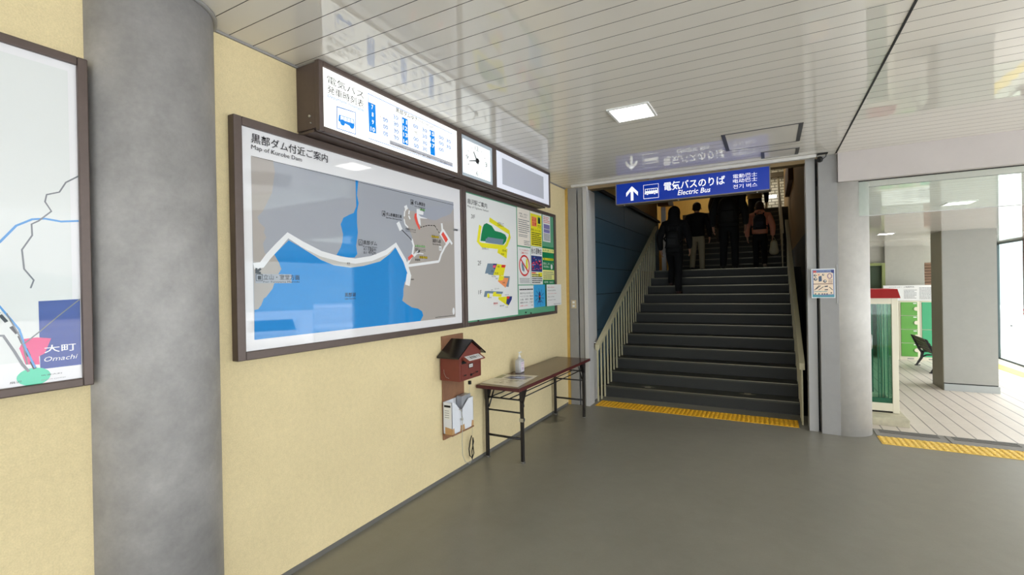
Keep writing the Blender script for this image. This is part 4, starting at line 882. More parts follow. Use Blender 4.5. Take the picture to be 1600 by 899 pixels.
# ------------------------------------------------------------------ ceiling fittings
def ceiling_light(label, x0, x1, y0, y1, z):
    t_ = thing('ceiling_light', label, 'ceiling light', ((x0+x1)/2, (y0+y1)/2, z), 'square ceiling lights')
    mb = MB(); w_ = 0.018
    for a in ((x0-w_, x0, y0-w_, y1+w_), (x1, x1+w_, y0-w_, y1+w_), (x0, x1, y0-w_, y0), (x0, x1, y1, y1+w_)): mb.box(*a, z-0.010, z-0.0005)
    mb.build('frame', m_white, t_)
    MB().box(x0, x1, y0, y1, z-0.004, z-0.001).build('diffuser', M('lit_diffuser', (255, 252, 245), 0.3, emit=9.0), t_)
ceiling_light('square recessed light shining in the ceiling above the blue sign side', 1.365, 1.635, 3.425, 3.700, CZ)
ceiling_light('lit ceiling panel seen through the glass screen, nearer of the two', 4.48, 4.74, 8.18, 8.44, LC)
ceiling_light('lit ceiling panel seen through the glass screen, farther of the two', 4.52, 4.78, 12.83, 13.10, LC)
def hatch(label, x0, x1, y0, y1):
    t_ = thing('ceiling_hatch', label, 'hatch', ((x0+x1)/2, (y0+y1)/2, CZ), 'ceiling hatches before the stairs'); w_ = 0.014
    mb = MB()
    for a in ((x0, x1, y0, y0+w_), (x0, x1, y1-w_, y1), (x0, x0+0.032, y0+w_, y1-w_), (x1-0.032, x1, y0+w_, y1-w_)): mb.box(*a, CZ-0.004, CZ-0.0005, 0)
    mb.build('frame', M('dark_hatch_frame', (84, 84, 84), 0.4), t_)
    MB().box(x0+0.032, x1-0.032, y0+w_, y1-w_, CZ-0.003, CZ-0.001).build('cover', m_ceil, t_)
hatch('larger square hatch with dark frame in the ceiling', 2.036, 2.655, 4.525, 5.10)
hatch('smaller ceiling hatch with dark frame beside the blue sign top', 2.335, 2.668, 5.345, 5.62)

# cctv camera at the jamb
t_ = thing('security_camera', 'small black security camera under the ceiling by the right jamb', 'camera', (2.86, 5.72, 2.84))
MB().box(2.84, 2.93, 5.70, 5.76, CZ-0.010, CZ-0.001).build('mount', m_dark, t_, bevel=0.003)
mb = MB(); mb.lathe([(0.006, -0.030), (0.022, -0.022), (0.030, 0), (0.022, 0.022), (0.006, 0.030)], (2.86, 5.715, 2.832), 14); mb.tube([(2.86, 5.715, 2.832), (2.845, 5.665, 2.815)], 0.020, 12); mb.build('lens_body', m_dark, t_)
mb = MB(); mb.tube([(2.87, 5.73, 2.84), (2.895, 5.74, 2.845), (2.915, 5.745, 2.862), (2.918, 5.745, CZ-0.008)], 0.004, 8); mb.build('cable', m_dark, t_)

# poster on the right jamb
t_ = thing('prohibited_items_poster', 'framed peach poster of forbidden items on the grey right jamb', 'poster', (2.88, 5.84, 1.41))
px0, px1, pz0, pz1 = 2.778, 2.985, 1.418, 1.722
MB().box(px0, px1, 5.832, 5.844, pz0, pz1).build('frame', M('clear_white_sleeve', (222, 224, 226), 0.25), t_)
hq = homog([(170, 155), (635, 155), (635, 700), (170, 700)], [(px0+.008, pz1-.010), (px1-.008, pz1-.010), (px1-.008, pz0+.008), (px0+.008, pz0+.008)])
class JP(SP):
    def __init__(s): SP.__init__(s); s.h = hq
    def P(s): s.k += 1; y = 5.8315-0.00004*s.k; return lambda u, v: (u, y, v)
p = JP(); p.poly([(170, 155), (635, 155), (635, 700), (170, 700)], 0); p.poly([(195, 215), (610, 215), (615, 640), (195, 650)], 1); p.poly([(190, 172), (260, 172), (260, 210), (190, 212)], 2); p.tbox('持込禁止', (275, 207), (555, 178), 5)
p.poly([(565, 165), (635, 165), (635, 230), (580, 222)], 5); p.poly([(170, 640), (400, 670), (635, 655), (635, 700), (170, 700)], 6); p.poly([(195, 430), (605, 430), (605, 445), (195, 445)], 3)
p.line([(285, 235), (335, 275)], .004, 2); p.line([(335, 235), (285, 275)], .004, 2)
for c, r in (((235, 265), .013), ((405, 255), .010), ((240, 340), .016), ((440, 385), .015)): p.ell(c, r, r, 4); p.ell((c[0]+6, c[1]-4), r*.5, r*.45, 7)
p.poly([(305, 290), (370, 275), (375, 380), (310, 395)], 8); p.ell((540, 285), .022, .030, 9); p.ell((540, 285), .013, .02, 1)
for a, c in (((215, 560), (320, 465)), ((300, 560), (410, 490)), ((250, 540), (350, 470)), ((530, 500), (600, 560))): p.line([a, c], .006, 4)
p.poly([(430, 480), (500, 470), (500, 495), (430, 500)], 4); p.poly([(430, 545), (500, 540), (500, 562), (430, 562)], 4)
for x in (235, 310, 380, 430, 480, 570): p.ell((x, 635-(20 if x == 570 else 0)), .007, .006, 4)
p.lines(*p.at((510, 425)), *p.at((600, 350)), 4, 3, .4, 3); p.lines(*p.at((210, 600)), *p.at((490, 575)), 1, 6, .5, 3)
p.build('print', [M('poster_steel_blue', (120, 136, 176), 0.4), M('poster_peach', (240, 218, 192), 0.4), M('poster_red', (210, 80, 70), 0.4), M('poster_brown', (140, 100, 90), 0.4), M('poster_charcoal', (62, 60, 72), 0.4), M('poster_navy', (44, 52, 120), 0.4), M('poster_teal', (70, 150, 165), 0.4), M('poster_white', (232, 228, 222), 0.4), M('poster_slate', (70, 90, 120), 0.4), M('poster_mauve', (160, 130, 150), 0.4)], t_)
o = MB().box(3.000, 3.004, 5.836, 5.844, 1.36, 1.76).build('plastic_edge_strip', m_lightmetal, None); rebase(o, (3.0, 5.84, 1.36)); tag(o, 'thin pale strip on the jamb just right of the framed poster', 'strip')

# ------------------------------------------------------------------ railings on the stairs
m_cream = M('cream_rail_paint', (206, 198, 164), 0.4)
SLP = SR/SG
def railing(name, label, X, y0, y1, base, top, dy=SG/2, first_floor=3, depth=0.05, ys=None, wall_side=None):
    t_ = thing(name, label, 'railing', (X, y0, base(y0)))
    mb = MB(); a, c = top(y0-0.03), top(y1)
    mb.prism([(X-0.028, y0-0.03, a-0.075), (X-0.028, y1, c-0.075), (X-0.028, y1, c), (X-0.028, y0-0.03, a)], (0.056, 0, 0)); mb.build('handrail', m_cream, t_, bevel=0.006)
    y = y0
    while y < y1-0.05:
        mb = MB(); mb.box(X-0.008, X+0.008, y-0.016, y+0.016, base(y), top(y)-0.05); mb.build('baluster', m_cream, t_); y += dy
    return t_
def stepz(y, y0=SY, z0=0.0, n=NS):
    if y < y0: return z0
    return z0+SR*min(int((y-y0)/SG)+1, n)
NOSE = lambda y: SR+SLP*(y-SY)
railing('stair_railing', 'cream railing with flat bars on the left of the stairs', 0.312, 6.215, 10.20, lambda y: stepz(y), lambda y: NOSE(y)+0.80)
railing('stair_railing', 'cream railing of the lower flight on the right of the stairs', 2.695, 6.12, 10.15, lambda y: stepz(y), lambda y: NOSE(y)+0.76)
railing('stair_railing', 'cream railing of the upper flight, seen higher up on the right', 2.665, 11.95, 15.5, lambda y: stepz(y, 12.1, L1, 12), lambda y: L1+SR+SLP*(y-12.1)+0.80)
t_ = thing('rail_bracket', 'small steel bracket tying the left railing to the jamb', 'bracket', (0.2, 6.2, 0.80))
mb = MB(); mb.tube([(0.062, 6.26, 0.80), (0.285, 6.24, 0.80)], 0.008, 8); mb.build('arm', m_steel, t_); mb = MB(); mb.tube([(0.060, 6.26, 0.80), (0.068, 6.26, 0.80)], 0.022, 12); mb.build('rosette', m_steel, t_)
# wall handrail, box and post higher up
o = MB().box(2.80, 2.898, 12.2, 14.6, 3.85, 4.42).build('brown_wall_box', M('dark_brown_duct', (92, 66, 40), 0.6), None, bevel=0.01); rebase(o, (2.9, 13.4, 3.85)); tag(o, 'dark brown boxed duct on the right stair wall', 'duct')
o = MB().prism([(0.035, 11.5, 3.68), (0.035, 12.3, 3.76), (0.035, 12.5, 3.56), (0.035, 11.8, 3.48)], (0.26, 0, 0)).build('timber_bracket', M('dark_timber', (96, 62, 34), 0.6), None, bevel=0.01); rebase(o, (0.1, 12, 3.4)); tag(o, 'dark timber beam end above the white post, left of the stairs', 'beam end')
o = MB().box(0.10, 0.20, 11.85, 11.95, L1, 3.46).build('white_post', m_white, None, bevel=0.008); rebase(o, (0.15, 11.9, L1)); tag(o, 'white post at the top end of the left railing', 'post')
o = MB().box(2.40, 2.66, 18.6, 18.7, 4.50, 4.58).build('tube_light', M('lit_tube', (255, 255, 255), 0.3, emit=6.0), None); rebase(o, (2.5, 18.65, 4.5)); tag(o, 'glowing white tube light before the white brick wall', 'tube light')
o = MB().box(2.32, 2.40, 17.0, 17.06, L2, 4.72).build('cream_post', m_cream, None); rebase(o, (2.36, 17, L2)); tag(o, 'cream post at the head of the stairs before the white brick', 'post')

# ------------------------------------------------------------------ tactile paving, gratings, arrows
m_tact = M('yellow_tactile_tile', (232, 176, 30), 0.5, noise=[(8, 0.10, 5), (60, 0.06, 3)])
m_tact_lit = M('daylit_yellow_tactile_tile', (234, 196, 92), 0.5, noise=[(8, 0.10, 5), (60, 0.06, 3)])  # same tile yellow as above, with the daylight put into a paler colour
def tactile(mat, x, y, z, s, sy):
    mb = MB(); mb.box(x+0.0015, x+s-0.0015, y+0.0015, y+sy-0.0015, z, z+0.004)
    for i in range(6):
        for j in range(6): mb.lathe([(0.019, 0), (0.013, 0.005)], (x+s*(i+.5)/6, y+sy*(j+.5)/6, z+0.004), 10)
    o = mb.build('tactile_tile', mat); return rebase(o, (x, y, z))
o = tactile(m_tact, 0.345, 5.965, 0.0005, 0.289, 0.30); lab = ('yellow tactile paving tile in the row at the foot of the stairs', 'tactile tile', 'tactile tiles at the stair foot'); tag(o, *lab)
for k in range(1, 8): c = o.copy(); COL.objects.link(c); c.location = (0.345+0.289*k, 5.965, 0.0005)
o = tactile(m_tact_lit, 3.33, 5.715, 0.0005, 0.30, 0.27); lab = ('yellow tactile paving tile in paler daylit colour, in the row under the white beam', 'tactile tile', 'tactile tiles under the beam'); tag(o, *lab)
for k in range(1, 14): c = o.copy(); COL.objects.link(c); c.location = (3.33+0.30*k, 5.715, 0.0005)
m_grate = M('grey_concrete_grate', (136, 134, 128), 0.6, noise=(12, 0.08, 4))
gx = 3.33; G = None
for k in range(7):
    if G is None:
        G = thing('drain_grate', 'grey slotted drain cover in the row behind the tactile tiles', 'drain cover', (gx, 6.0, 0), 'drain covers under the beam')
        MB().box(gx+0.006, gx+0.578, 6.0, 6.255, 0.0004, 0.005).build('cover', m_grate, G)
        mb = MB()
        for q in range(3): mb.box(gx+0.05, gx+0.53, 6.125+0.042*q, 6.143+0.042*q, 0.0045, 0.0056)
        mb.build('slot', m_dark, G)
    else:
        c = copy_tree(G); c.location.x = gx+0.584*k
m_arrow = M('pale_floor_sticker', (176, 168, 142), 0.6)
def step_arrow(label, px, py, flip):
    z = SR+0.0012; x, y = Fp(px, py, z); s = 0.09
    sgn = -1 if flip else 1
    pts = [(-.35, -.8), (.35, -.8), (.35, 0), (.9, 0), (0, .8), (-.9, 0), (-.35, 0)]
    mb = MB(); mb.prism([(x+a*s*1.25, y+sgn*b_*s*0.8, z) for a, b_ in (pts if sgn > 0 else pts[::-1])], (0, 0, 0.0008)); o = mb.build('step_arrow', m_arrow); rebase(o, (x, y, z)); tag(o, label, 'arrow sticker')
step_arrow('pale arrow sticker on the lowest step, left one pointing up', 1013, 605, False)
step_arrow('pale arrow sticker on the lowest step, right one pointing down', 1168, 616, True)
# ------------------------------------------------------------------ people climbing the stairs
def skin(name, mat, parent, verts, edges, radii, root=0, sub=2, smooth=True):
    """grow one smooth surface round a skeleton (world coordinates)"""
    off = world_loc(parent)
    me = bpy.data.meshes.new(name); me.from_pydata([Vector(v)-off for v in verts], edges, [])
    o = bpy.data.objects.new(name+'_skel', me); COL.objects.link(o)
    o.modifiers.new('skin', 'SKIN').use_smooth_shade = True
    sv = me.skin_vertices[0].data
    for i, r in enumerate(radii):
        sv[i].radius = r if isinstance(r, tuple) else (r, r); sv[i].use_root = (i == root); sv[i].use_loose = False
    s = o.modifiers.new('sub', 'SUBSURF'); s.levels = sub; s.render_levels = sub
    dg = bpy.context.evaluated_depsgraph_get(); m2 = bpy.data.meshes.new_from_object(o.evaluated_get(dg)); m2.name = name
    bpy.data.objects.remove(o); bpy.data.meshes.remove(me)
    m2.materials.clear(); m2.materials.append(mat)
    for p_ in m2.polygons: p_.use_smooth = smooth; p_.material_index = 0
    r = bpy.data.objects.new(name, m2); COL.objects.link(r); r.parent = parent
    return r
def sphere(mb, c, rx, ry, rz, mi=0, seg=16, rings=10, zmin=-1.0):
    prof = []
    for k in range(rings+1):
        a = -PI/2+PI*k/rings
        if math.sin(a) < zmin: continue
        prof.append((max(math.cos(a), 0.02), math.sin(a)))
    R_ = [[mb.bm.verts.new((c[0]+rx*r*math.cos(2*PI*k/seg), c[1]+ry*r*math.sin(2*PI*k/seg), c[2]+rz*z)) for k in range(seg)] for r, z in prof]
    for a, b_ in zip(R_, R_[1:]):
        for k in range(seg): f = mb.bm.faces.new([a[k], a[(k+1) % seg], b_[(k+1) % seg], b_[k]]); f.material_index = mi; f.smooth = True
    mb.bm.faces.new(R_[0][::-1]).material_index = mi; mb.bm.faces.new(R_[-1]).material_index = mi
m_skin = M('skin', (196, 150, 122), 0.5)
def person(label, x, y, zL, zR, H, yL=0.0, yR=0.0, lean=0.06, turn=0.0, top=(24, 24, 28), legs=(20, 20, 24), shoe=(30, 28, 28), hair=(24, 20, 18), hood=None, bulk=1.0,
           armL=(0, 0), armR=(0, 0), headturn=0.0, hem=0.49, skirt=None, heelR=0.0, heelL=0.0, bob=False):
    """zL/zR = tread heights under the feet, yL/yR = how far each foot is ahead; arm = (elbow forward, hand forward) offsets"""
    zb = min(zL, zR); t_ = thing('person', label, 'person', (x, y, zb))
    ct, sn = math.cos(turn), math.sin(turn)
    def W(a, b_, c): return Vector((x+a*ct-b_*sn, y+a*sn+b_*ct, c))
    hip = max(zL, zR)*0.35+min(zL, zR)*0.65+0.505*H if abs(zL-zR) > 0.01 else zb+0.50*H
    hy = (yL+yR)/2
    dz = lambda f: hip+(f-0.50)*H
    ln = lambda f: hy+(f-0.50)*H*lean
    def leg(s, zf, yf, heel):
        hj = W(s*0.052*H, ln(.5), dz(.485)); an = W(s*0.056*H, yf-0.02*H+heel*0.0, zf+0.045*H+heel); 
        d = (an-hj).length; full = 0.455*H; mid = (hj+an)/2; bend = math.sqrt(max((full/2)**2-(d/2)**2, 0)) if d < full else 0
        kn = mid+W(0, bend, 0)-W(0, 0, 0); toe = W(s*0.066*H, yf+0.085*H, zf+0.018*H+heel*0.25); hl = W(s*0.056*H, yf-0.04*H, zf+0.02*H+heel)
        return hj, kn, an, toe, hl
    def arm(s, a):
        sh = W(s*0.104*H*bulk**.5, ln(.79), dz(.788)); el = W(s*(0.150*H*bulk**.5+.01), ln(.63)+a[0]-0.02, dz(.63)); wr = W(s*(0.150*H*bulk**.5+.005), ln(.5)+a[1]+0.05, dz(.485)+abs(a[1])*0.25)
        return sh, el, wr
    # body: one continuous surface
    V, E, Rd = [], [], []
    def add(p_, r, par=None):
        V.append(p_); Rd.append(r)
        if par is not None: E.append((par, len(V)-1))
        return len(V)-1
    pel = add(W(0, ln(.52), dz(.52)), 0.060*H); sp = add(W(0, ln(.64), dz(.64)), 0.052*H, pel); ch = add(W(0, ln(.76), dz(.76)), (0.085*H, 0.06*H), sp)
    ne = add(W(0, ln(.835), dz(.835)), 0.030*H, ch); hb = add(W(0, ln(.875)+.01, dz(.875)), (0.042*H, 0.046*H), ne); hc = add(W(0, ln(.93)+.012, dz(.935)), (0.044*H, 0.052*H), hb); add(W(0, ln(.98)+.008, dz(.975)), (0.030*H, 0.036*H), hc)
    nose = add(W(0.0, ln(.93)+.012+0.058*H, dz(.905)), 0.008*H, hb)
    F_ = {}
    for s, zf, yf, hl_, a in ((-1, zL, yL, heelL, armL), (1, zR, yR, heelR, armR)):
        hj, kn, an, toe, hl = leg(s, zf, yf, hl_); F_[s] = (hj, kn, an, toe, hl)
        i = add(hj, 0.050*H, pel); i = add((hj+kn)/2, 0.045*H, i); i = add(kn, 0.032*H, i); i = add((kn*0.6+an*0.4), 0.032*H, i); i = add(an, 0.020*H, i); add(toe, 0.014*H, i)
        sh, el, wr = arm(s, a); F_[('a', s)] = (sh, el, wr)
        i = add(sh, 0.036*H, ch); i = add(el, 0.024*H, i); i = add(wr, 0.016*H, i)
        d = (wr-el).normalized(); palm = add(wr+d*0.040*H, (0.018*H, 0.010*H), i); fw = W(0, 1, 0)-W(0, 0, 0); inn = W(-s, 0, 0)-W(0, 0, 0)
        for q, ln_ in ((-1.5, .034), (-.5, .042), (.5, .045), (1.5, .040)):
            b0 = add(wr+d*0.052*H+fw*q*0.0085*H, 0.0055*H, palm); b1 = add(wr+d*(0.052+ln_*.55)*H+fw*q*0.0095*H+inn*0.004*H, 0.005*H, b0); add(wr+d*(0.052+ln_)*H+fw*q*0.009*H+inn*0.016*H, 0.004*H, b1)
        b0 = add(wr+d*0.030*H+fw*0.022*H+inn*0.004*H, 0.006*H, palm); add(wr+d*0.056*H+fw*0.030*H+inn*0.010*H, 0.005*H, b0)
    skin('body', m_skin, t_, V, E, Rd, 0, 1)
    # jacket
    V, E, Rd = [], [], []
    b = bulk
    h0 = add(W(0, ln(hem-.02), dz(hem-.02)), (0.100*H*b, 0.082*H*b)); h00 = add(W(0, ln(hem+.03), dz(hem+.03)), (0.098*H*b, 0.078*H*b), h0); h0 = h00; h1 = add(W(0, ln(.60), dz(.60)), (0.094*H*b, 0.072*H*b), h0); h2 = add(W(0, ln(.72), dz(.72)), (0.104*H*b, 0.074*H*b), h1); h3 = add(W(0, ln(.80), dz(.80)), (0.074*H*b, 0.060*H*b), h2); add(W(0, ln(.845), dz(.845)), (0.044*H, 0.044*H), h3)
    for s in (-1, 1):
        sh, el, wr = F_[('a', s)]; i = add(sh, 0.043*H*b, h3); i = add((sh+el)/2, 0.044*H*b, i); i = add(el, 0.038*H*b, i); i = add((el+wr)/2, 0.033*H*b, i); add(wr+(wr-el)*0.03, 0.025*H*b, i)
    mt = M('cloth_%d_%d_%d' % top, top, 0.85, bump=(30, 0.25, 0.01)); skin('jacket', mt, t_, V, E, Rd, 0, 2)
    # trousers
    V, E, Rd = [], [], []
    pw = add(W(0, ln(.60), dz(.60)), (0.074*H, 0.056*H)); pe = add(W(0, ln(.52), dz(.525)), (0.086*H, 0.068*H), pw)
    for s in (-1, 1):
        hj, kn, an, toe, hl = F_[s]; i = add(hj-Vector((0, 0, 0.02*H)), 0.060*H, pe); i = add((hj+kn)/2, 0.055*H, i); i = add(kn, 0.044*H, i); i = add((kn+an)/2, 0.042*H, i); i = add(an+Vector((0, 0, .006*H)), 0.038*H, i); add(an-Vector((0, 0, .022*H)), 0.036*H, i)
    mt = M('cloth_%d_%d_%d' % legs, legs, 0.85, bump=(30, 0.2, 0.01)); skin('trousers', mt, t_, V, E, Rd, 1, 2)
    for s in (-1, 1):
        hj, kn, an, toe, hl = F_[s]; V, E, Rd = [], [], []
        i = add(hl, (0.024*H, 0.024*H)); j = add((hl+toe)/2+Vector((0, 0, .006*H)), (0.027*H, 0.022*H), i); add(toe, (0.024*H, 0.015*H), j); k_ = add(an, 0.027*H, i)
        sh_ = skin('shoe', M('shoe_%d_%d_%d' % shoe, shoe, 0.6), t_, V, E, Rd, 1, 2)
    # hair or hood, and a face
    hcx = W(0, ln(.93)+.012, dz(.93))
    mb = MB()
    if hood:
        hm = M('cloth_%d_%d_%d' % hood, hood, 0.85)
        rows = [(.775, .098, .062, -.030), (.815, .088, .066, -.026), (.85, .070, .066, -.016), (.885, .068, .072, -.006), (.925, .070, .078, 0), (.965, .062, .070, .004), (.990, .044, .050, .008), (1.005, .018, .022, .010)]
    else:
        hm = M('hair_%d_%d_%d' % hair, hair, 0.6)
        rows = [(.868, .036, .030, -.030), (.885, .048, .046, -.018), (.91, .056, .056, -.010), (.94, .059, .064, -.004), (.965, .055, .062, 0), (.985, .042, .048, .002), (1.0, .018, .022, .004)]
    if bob: rows = [(.822, .050, .034, -.040), (.845, .062, .044, -.034), (.875, .064, .050, -.022)]+rows[2:]
    RG = []
    for zf, rx, ry, dy in rows: RG.append([mb.bm.verts.new(W(rx*H*math.cos(2*PI*q/20), ln(zf)+.012+dy*H+ry*H*math.sin(2*PI*q/20), dz(zf))) for q in range(20)])
    for ra, rb in zip(RG, RG[1:]):
        for q in range(20): f = mb.bm.faces.new([ra[q], ra[(q+1) % 20], rb[(q+1) % 20], rb[q]]); f.smooth = True
    mb.bm.faces.new(RG[0][::-1]); mb.bm.faces.new(RG[-1]); mb.build('hood' if hood else 'hair', hm, t_)
    if not hood:
        for s in (-1, 1): mb = MB(); c = W(s*0.057*H, ln(.9)+.012, dz(.905)); sphere(mb, c, .008*H, .014*H, .020*H); mb.build('ear', m_skin, t_)
    t_['_f'] = 0; del t_['_f']
    return t_, F_, W, dz, ln
def backpack(label, W, dz, ln, H, bulk, col, size=1.0, low=0.55):
    c0 = W(0, ln(low)-0.10*H*bulk, dz(low)); t_ = thing('backpack', label, 'backpack', tuple(c0))
    w_, d_, h_ = 0.088*H*size, 0.055*H*size, 0.23*H*size
    mt = M('pack_%d_%d_%d' % col, col, 0.7, bump=(40, 0.2, 0.01))
    V, E, Rd = [], [], []
    yb = ln(.7)-0.075*H*bulk-d_*0.7
    pts = [(yb, dz(low)+.02*H, .82), (yb-.012, dz(low)+.07*H, 1.0), (yb-.005, dz(low)+h_*.65, .98), (yb+.01, dz(low)+h_*.95, .72)]
    for k, (yy_, zz, s) in enumerate(pts):
        V.append(W(0, yy_, zz)); Rd.append((w_*s, d_*s))
        if k: E.append((k-1, k))
    skin('bag', mt, t_, V, E, Rd, 1, 2)
    mb = MB(); 
    a = W(-w_*.62, yb-d_*1.02, dz(low)+.03*H); c = W(w_*.62, yb-d_*1.35, dz(low)+.11*H)
    mb.box(min(a.x, c.x), max(a.x, c.x), min(a.y, c.y), max(a.y, c.y), a.z, c.z); mb.build('front_pocket', mt, t_, bevel=0.02)
    for s in (-1, 1):
        mb = MB(); mb.tube([W(s*w_*.55, yb+d_*.5, dz(low)+h_*.9), W(s*0.062*H, ln(.80)-.01, dz(.855)), W(s*0.070*H, ln(.80)+.075*H*bulk, dz(.80)), W(s*0.085*H, ln(.7)+.085*H*bulk, dz(.70)), W(s*0.105*H*bulk, ln(.62), dz(.62)), W(s*w_*.7, yb+d_*.3, dz(low)+.05*H)], 0.012*H*.7, 8); mb.build('strap', mt, t_)
    mb = MB(); mb.tube([W(-.02, yb, dz(low)+h_*1.02), W(-.02, yb-.01, dz(low)+h_*1.1), W(.02, yb-.01, dz(low)+h_*1.1), W(.02, yb, dz(low)+h_*1.02)], 0.006, 6); mb.build('grab_loop', mt, t_)
    return t_
T = lambda k: SR*(k+1)
YT = lambda k: SY+SG*k+0.14
# hooded figure nearest, on the lower flight
k = 8
t1, F1, W1, dz1, ln1 = person('hooded person all in black nearest the camera on the stairs, black backpack', 0.83, YT(k), T(k+1), T(k), 1.60, yL=SG, yR=0.0, hood=(16, 16, 19), top=(16, 16, 19), legs=(17, 17, 20), shoe=(58, 34, 30), bulk=1.12, armL=(-.03, .02), armR=(.02, .06), hem=.44)
backpack('black backpack worn by the hooded person in black', W1, dz1, ln1, 1.60, 1.12, (20, 20, 23), .95, .50)
# man in beige trousers
t2, F2, W2, dz2, ln2 = person('dark haired person in black jumper and beige trousers climbing behind the hooded person', 0.975, 11.35, L1, L1+0.01, 1.56, yL=-.12, yR=.16, top=(20, 22, 28), legs=(170, 160, 132), shoe=(40, 38, 38), hair=(20, 17, 16), bulk=1.18, armL=(.0, .05), armR=(-.03, .0), hem=.50, heelL=.03)
# big man
t3, F3, W3, dz3, ln3 = person('tall person in black with big backpack, head hidden by the blue sign', 1.70, 10.35, L1, L1, 1.80, yL=-.10, yR=.14, top=(34, 36, 38), legs=(17, 18, 22), shoe=(26, 26, 28), bulk=1.16, armL=(-.02, .02), armR=(.02, .04), hem=.48, lean=.1)
backpack('big black backpack on the tall person under the sign', W3, dz3, ln3, 1.80, 1.16, (16, 16, 18), 1.25, .52)
# pink jacket
t4, F4, W4, dz4, ln4 = person('person in salmon pink hooded jacket and black trousers at the right', 2.235, 11.35, L1, L1+.0, 1.46, yL=.10, yR=-.10, top=(232, 160, 132), legs=(18, 18, 22), shoe=(168, 150, 130), hair=(58, 36, 28), bob=True, bulk=1.16, armL=(-.02, .0), armR=(.0, .03), hem=.52, heelR=.06)
backpack('navy backpack on the person in the pink jacket', W4, dz4, ln4, 1.46, 1.16, (24, 26, 40), 1.0, .58)
V, E, Rd = [], [], []
c = F4[('a', 1)][2]; t_ = thing('plastic_bag', 'pale plastic carrier bag hanging from the right hand of the pink jacket person', 'bag', (c.x, c.y, c.z-.45))
V = [c+Vector((.02, .03, -.09)), c+Vector((.02, .03, -.18)), c+Vector((.02, .03, -.32)), c+Vector((.02, .03, -.42))]
skin('bag', M('pale_plastic_film', (196, 190, 160), 0.35, bump=(25, 0.5, 0.02)), t_, V, [(0, 1), (1, 2), (2, 3)], [(.025, .02), (.075, .05), (.105, .07), (.085, .06)], 1, 2)
mb = MB()
for s in (-1, 1): mb.tube([c+Vector((.02+s*.03, .03, -.10)), c+Vector((.012+s*.01, .02, -.04)), c+Vector((.008, .01, -.03))], .006, 6)
mb.build('handles', M('pale_plastic_film', (196, 190, 160)), t_)
mb = MB(); q = W4(0, ln4(.83)-.075, dz4(.835)); sphere(mb, q, .105, .055, .055); mb.build('hood', M('cloth_232_160_132', (232, 160, 132)), t4)
# two more people higher up, mostly behind the sign
k = 5
t5, F5, W5, dz5, ln5 = person('person in dark coat higher up the stairs, arm showing left of the tall person', 1.35, 12.1+SG*3+.14, L1+SR*5, L1+SR*4, 1.70, yL=SG, yR=0, top=(26, 26, 30), legs=(24, 24, 28), armL=(.06, .22), bulk=1.1, hem=.46)
t6, F6, W6, dz6, ln6 = person('person in black with khaki bag, higher up between the sign and the pink jacket', 2.10, 12.1+SG*5+.14, L1+SR*6, L1+SR*7, 1.66, yR=SG, yL=0, top=(28, 28, 30), legs=(22, 22, 26), bulk=1.1, hem=.48)
backpack('khaki shoulder pack on the person highest on the stairs', W6, dz6, ln6, 1.66, 1.1, (150, 130, 84), 1.2, .56)
# ------------------------------------------------------------------ lower hall furniture
m_cab = M('cream_cabinet', (226, 220, 198), 0.45)
# phone-box like glass cabin with red roof
t_ = thing('glass_cabin', 'cream and green glass cabin with red roof behind the round column', 'kiosk', (3.8, 10.2, LZ))
bx0, bx1, by0, by1 = 3.42, 4.262, 9.92, 10.80
MB().box(bx0-.06, bx1+.05, by0-.42, by1+.06, LZ, LZ+.115).build('plinth', M('worn_concrete_plinth', (190, 184, 160), 0.7, noise=(8, 0.15, 5)), t_, bevel=0.006)
zb, zt = LZ+.115, 1.285
for x in (bx0, bx1-.085):
    for y in (by0, by1-.085):
        MB().box(x, x+.085, y, y+.085, zb, zt).build('corner_post', m_cab, t_, bevel=0.004)
mb = MB()
for y in (by0, by1-.06): mb.box(bx0+.085, bx1-.085, y, y+.06, zb+.03, zb+.16); mb.box(bx0+.085, bx1-.085, y, y+.06, zt-.10, zt)
for x in (bx0, bx1-.06): mb.box(x, x+.06, by0+.085, by1-.085, zb+.03, zb+.16); mb.box(x, x+.06, by0+.085, by1-.085, zt-.10, zt)
mb.build('rails', m_cab, t_)
mb = MB(); a = (bx0-.03, bx1+.03, by0-.04, by1+.03)
mb.prism([(a[0], a[2], zt), (a[1], a[2], zt), (a[1]-.03, a[2]+.05, zt+.15), (a[0], a[2]+.05, zt+.15)], (0, .01, 0)); mb.box(a[0], a[1]-.03, a[2]+.05, a[3], zt, zt+.15)
mb.face([(a[0], a[2], zt), (a[1], a[2], zt), (a[1]-.03, a[2]+.05, zt+.15), (a[0], a[2]+.05, zt+.15)]); mb.face([(a[1], a[2], zt), (a[1], a[3], zt), (a[1]-.03, a[3], zt+.15), (a[1]-.03, a[2]+.05, zt+.15)])
mb.build('roof', M('red_roof_panel', (206, 44, 46), 0.4), t_)
g_t = glass('green_tinted_pane', (214, 238, 228))
MB().box(bx0+.085, bx1-.085, by0+.025, by0+.033, zb+.16, zt-.10).build('front_pane', g_t, t_)
MB().box(bx1-.035, bx1-.027, by0+.085, by1-.085, zb+.16, zt-.10).build('side_pane', g_t, t_)
MB().box(bx0+.085, bx1-.085, by1-.033, by1-.025, zb+.16, zt-.10).build('back_pane', g_t, t_)
m_grn = M('sea_green_frame', (62, 130, 112), 0.4)
mb = MB()
for x in (bx1-.14, bx1-.19, bx1-.235, bx1-.27): mb.box(x, x+.014, by0+.04, by0+.06, zb+.16, zt-.10)
mb.box(bx0+.085, bx1-.085, by0+.035, by0+.06, zb+.16, zb+.24)
mb.box(bx1-.33, bx1-.31, by0+.2, by0+.23, zb+.3, zt-.1)
mb.build('folding_door', m_grn, t_)
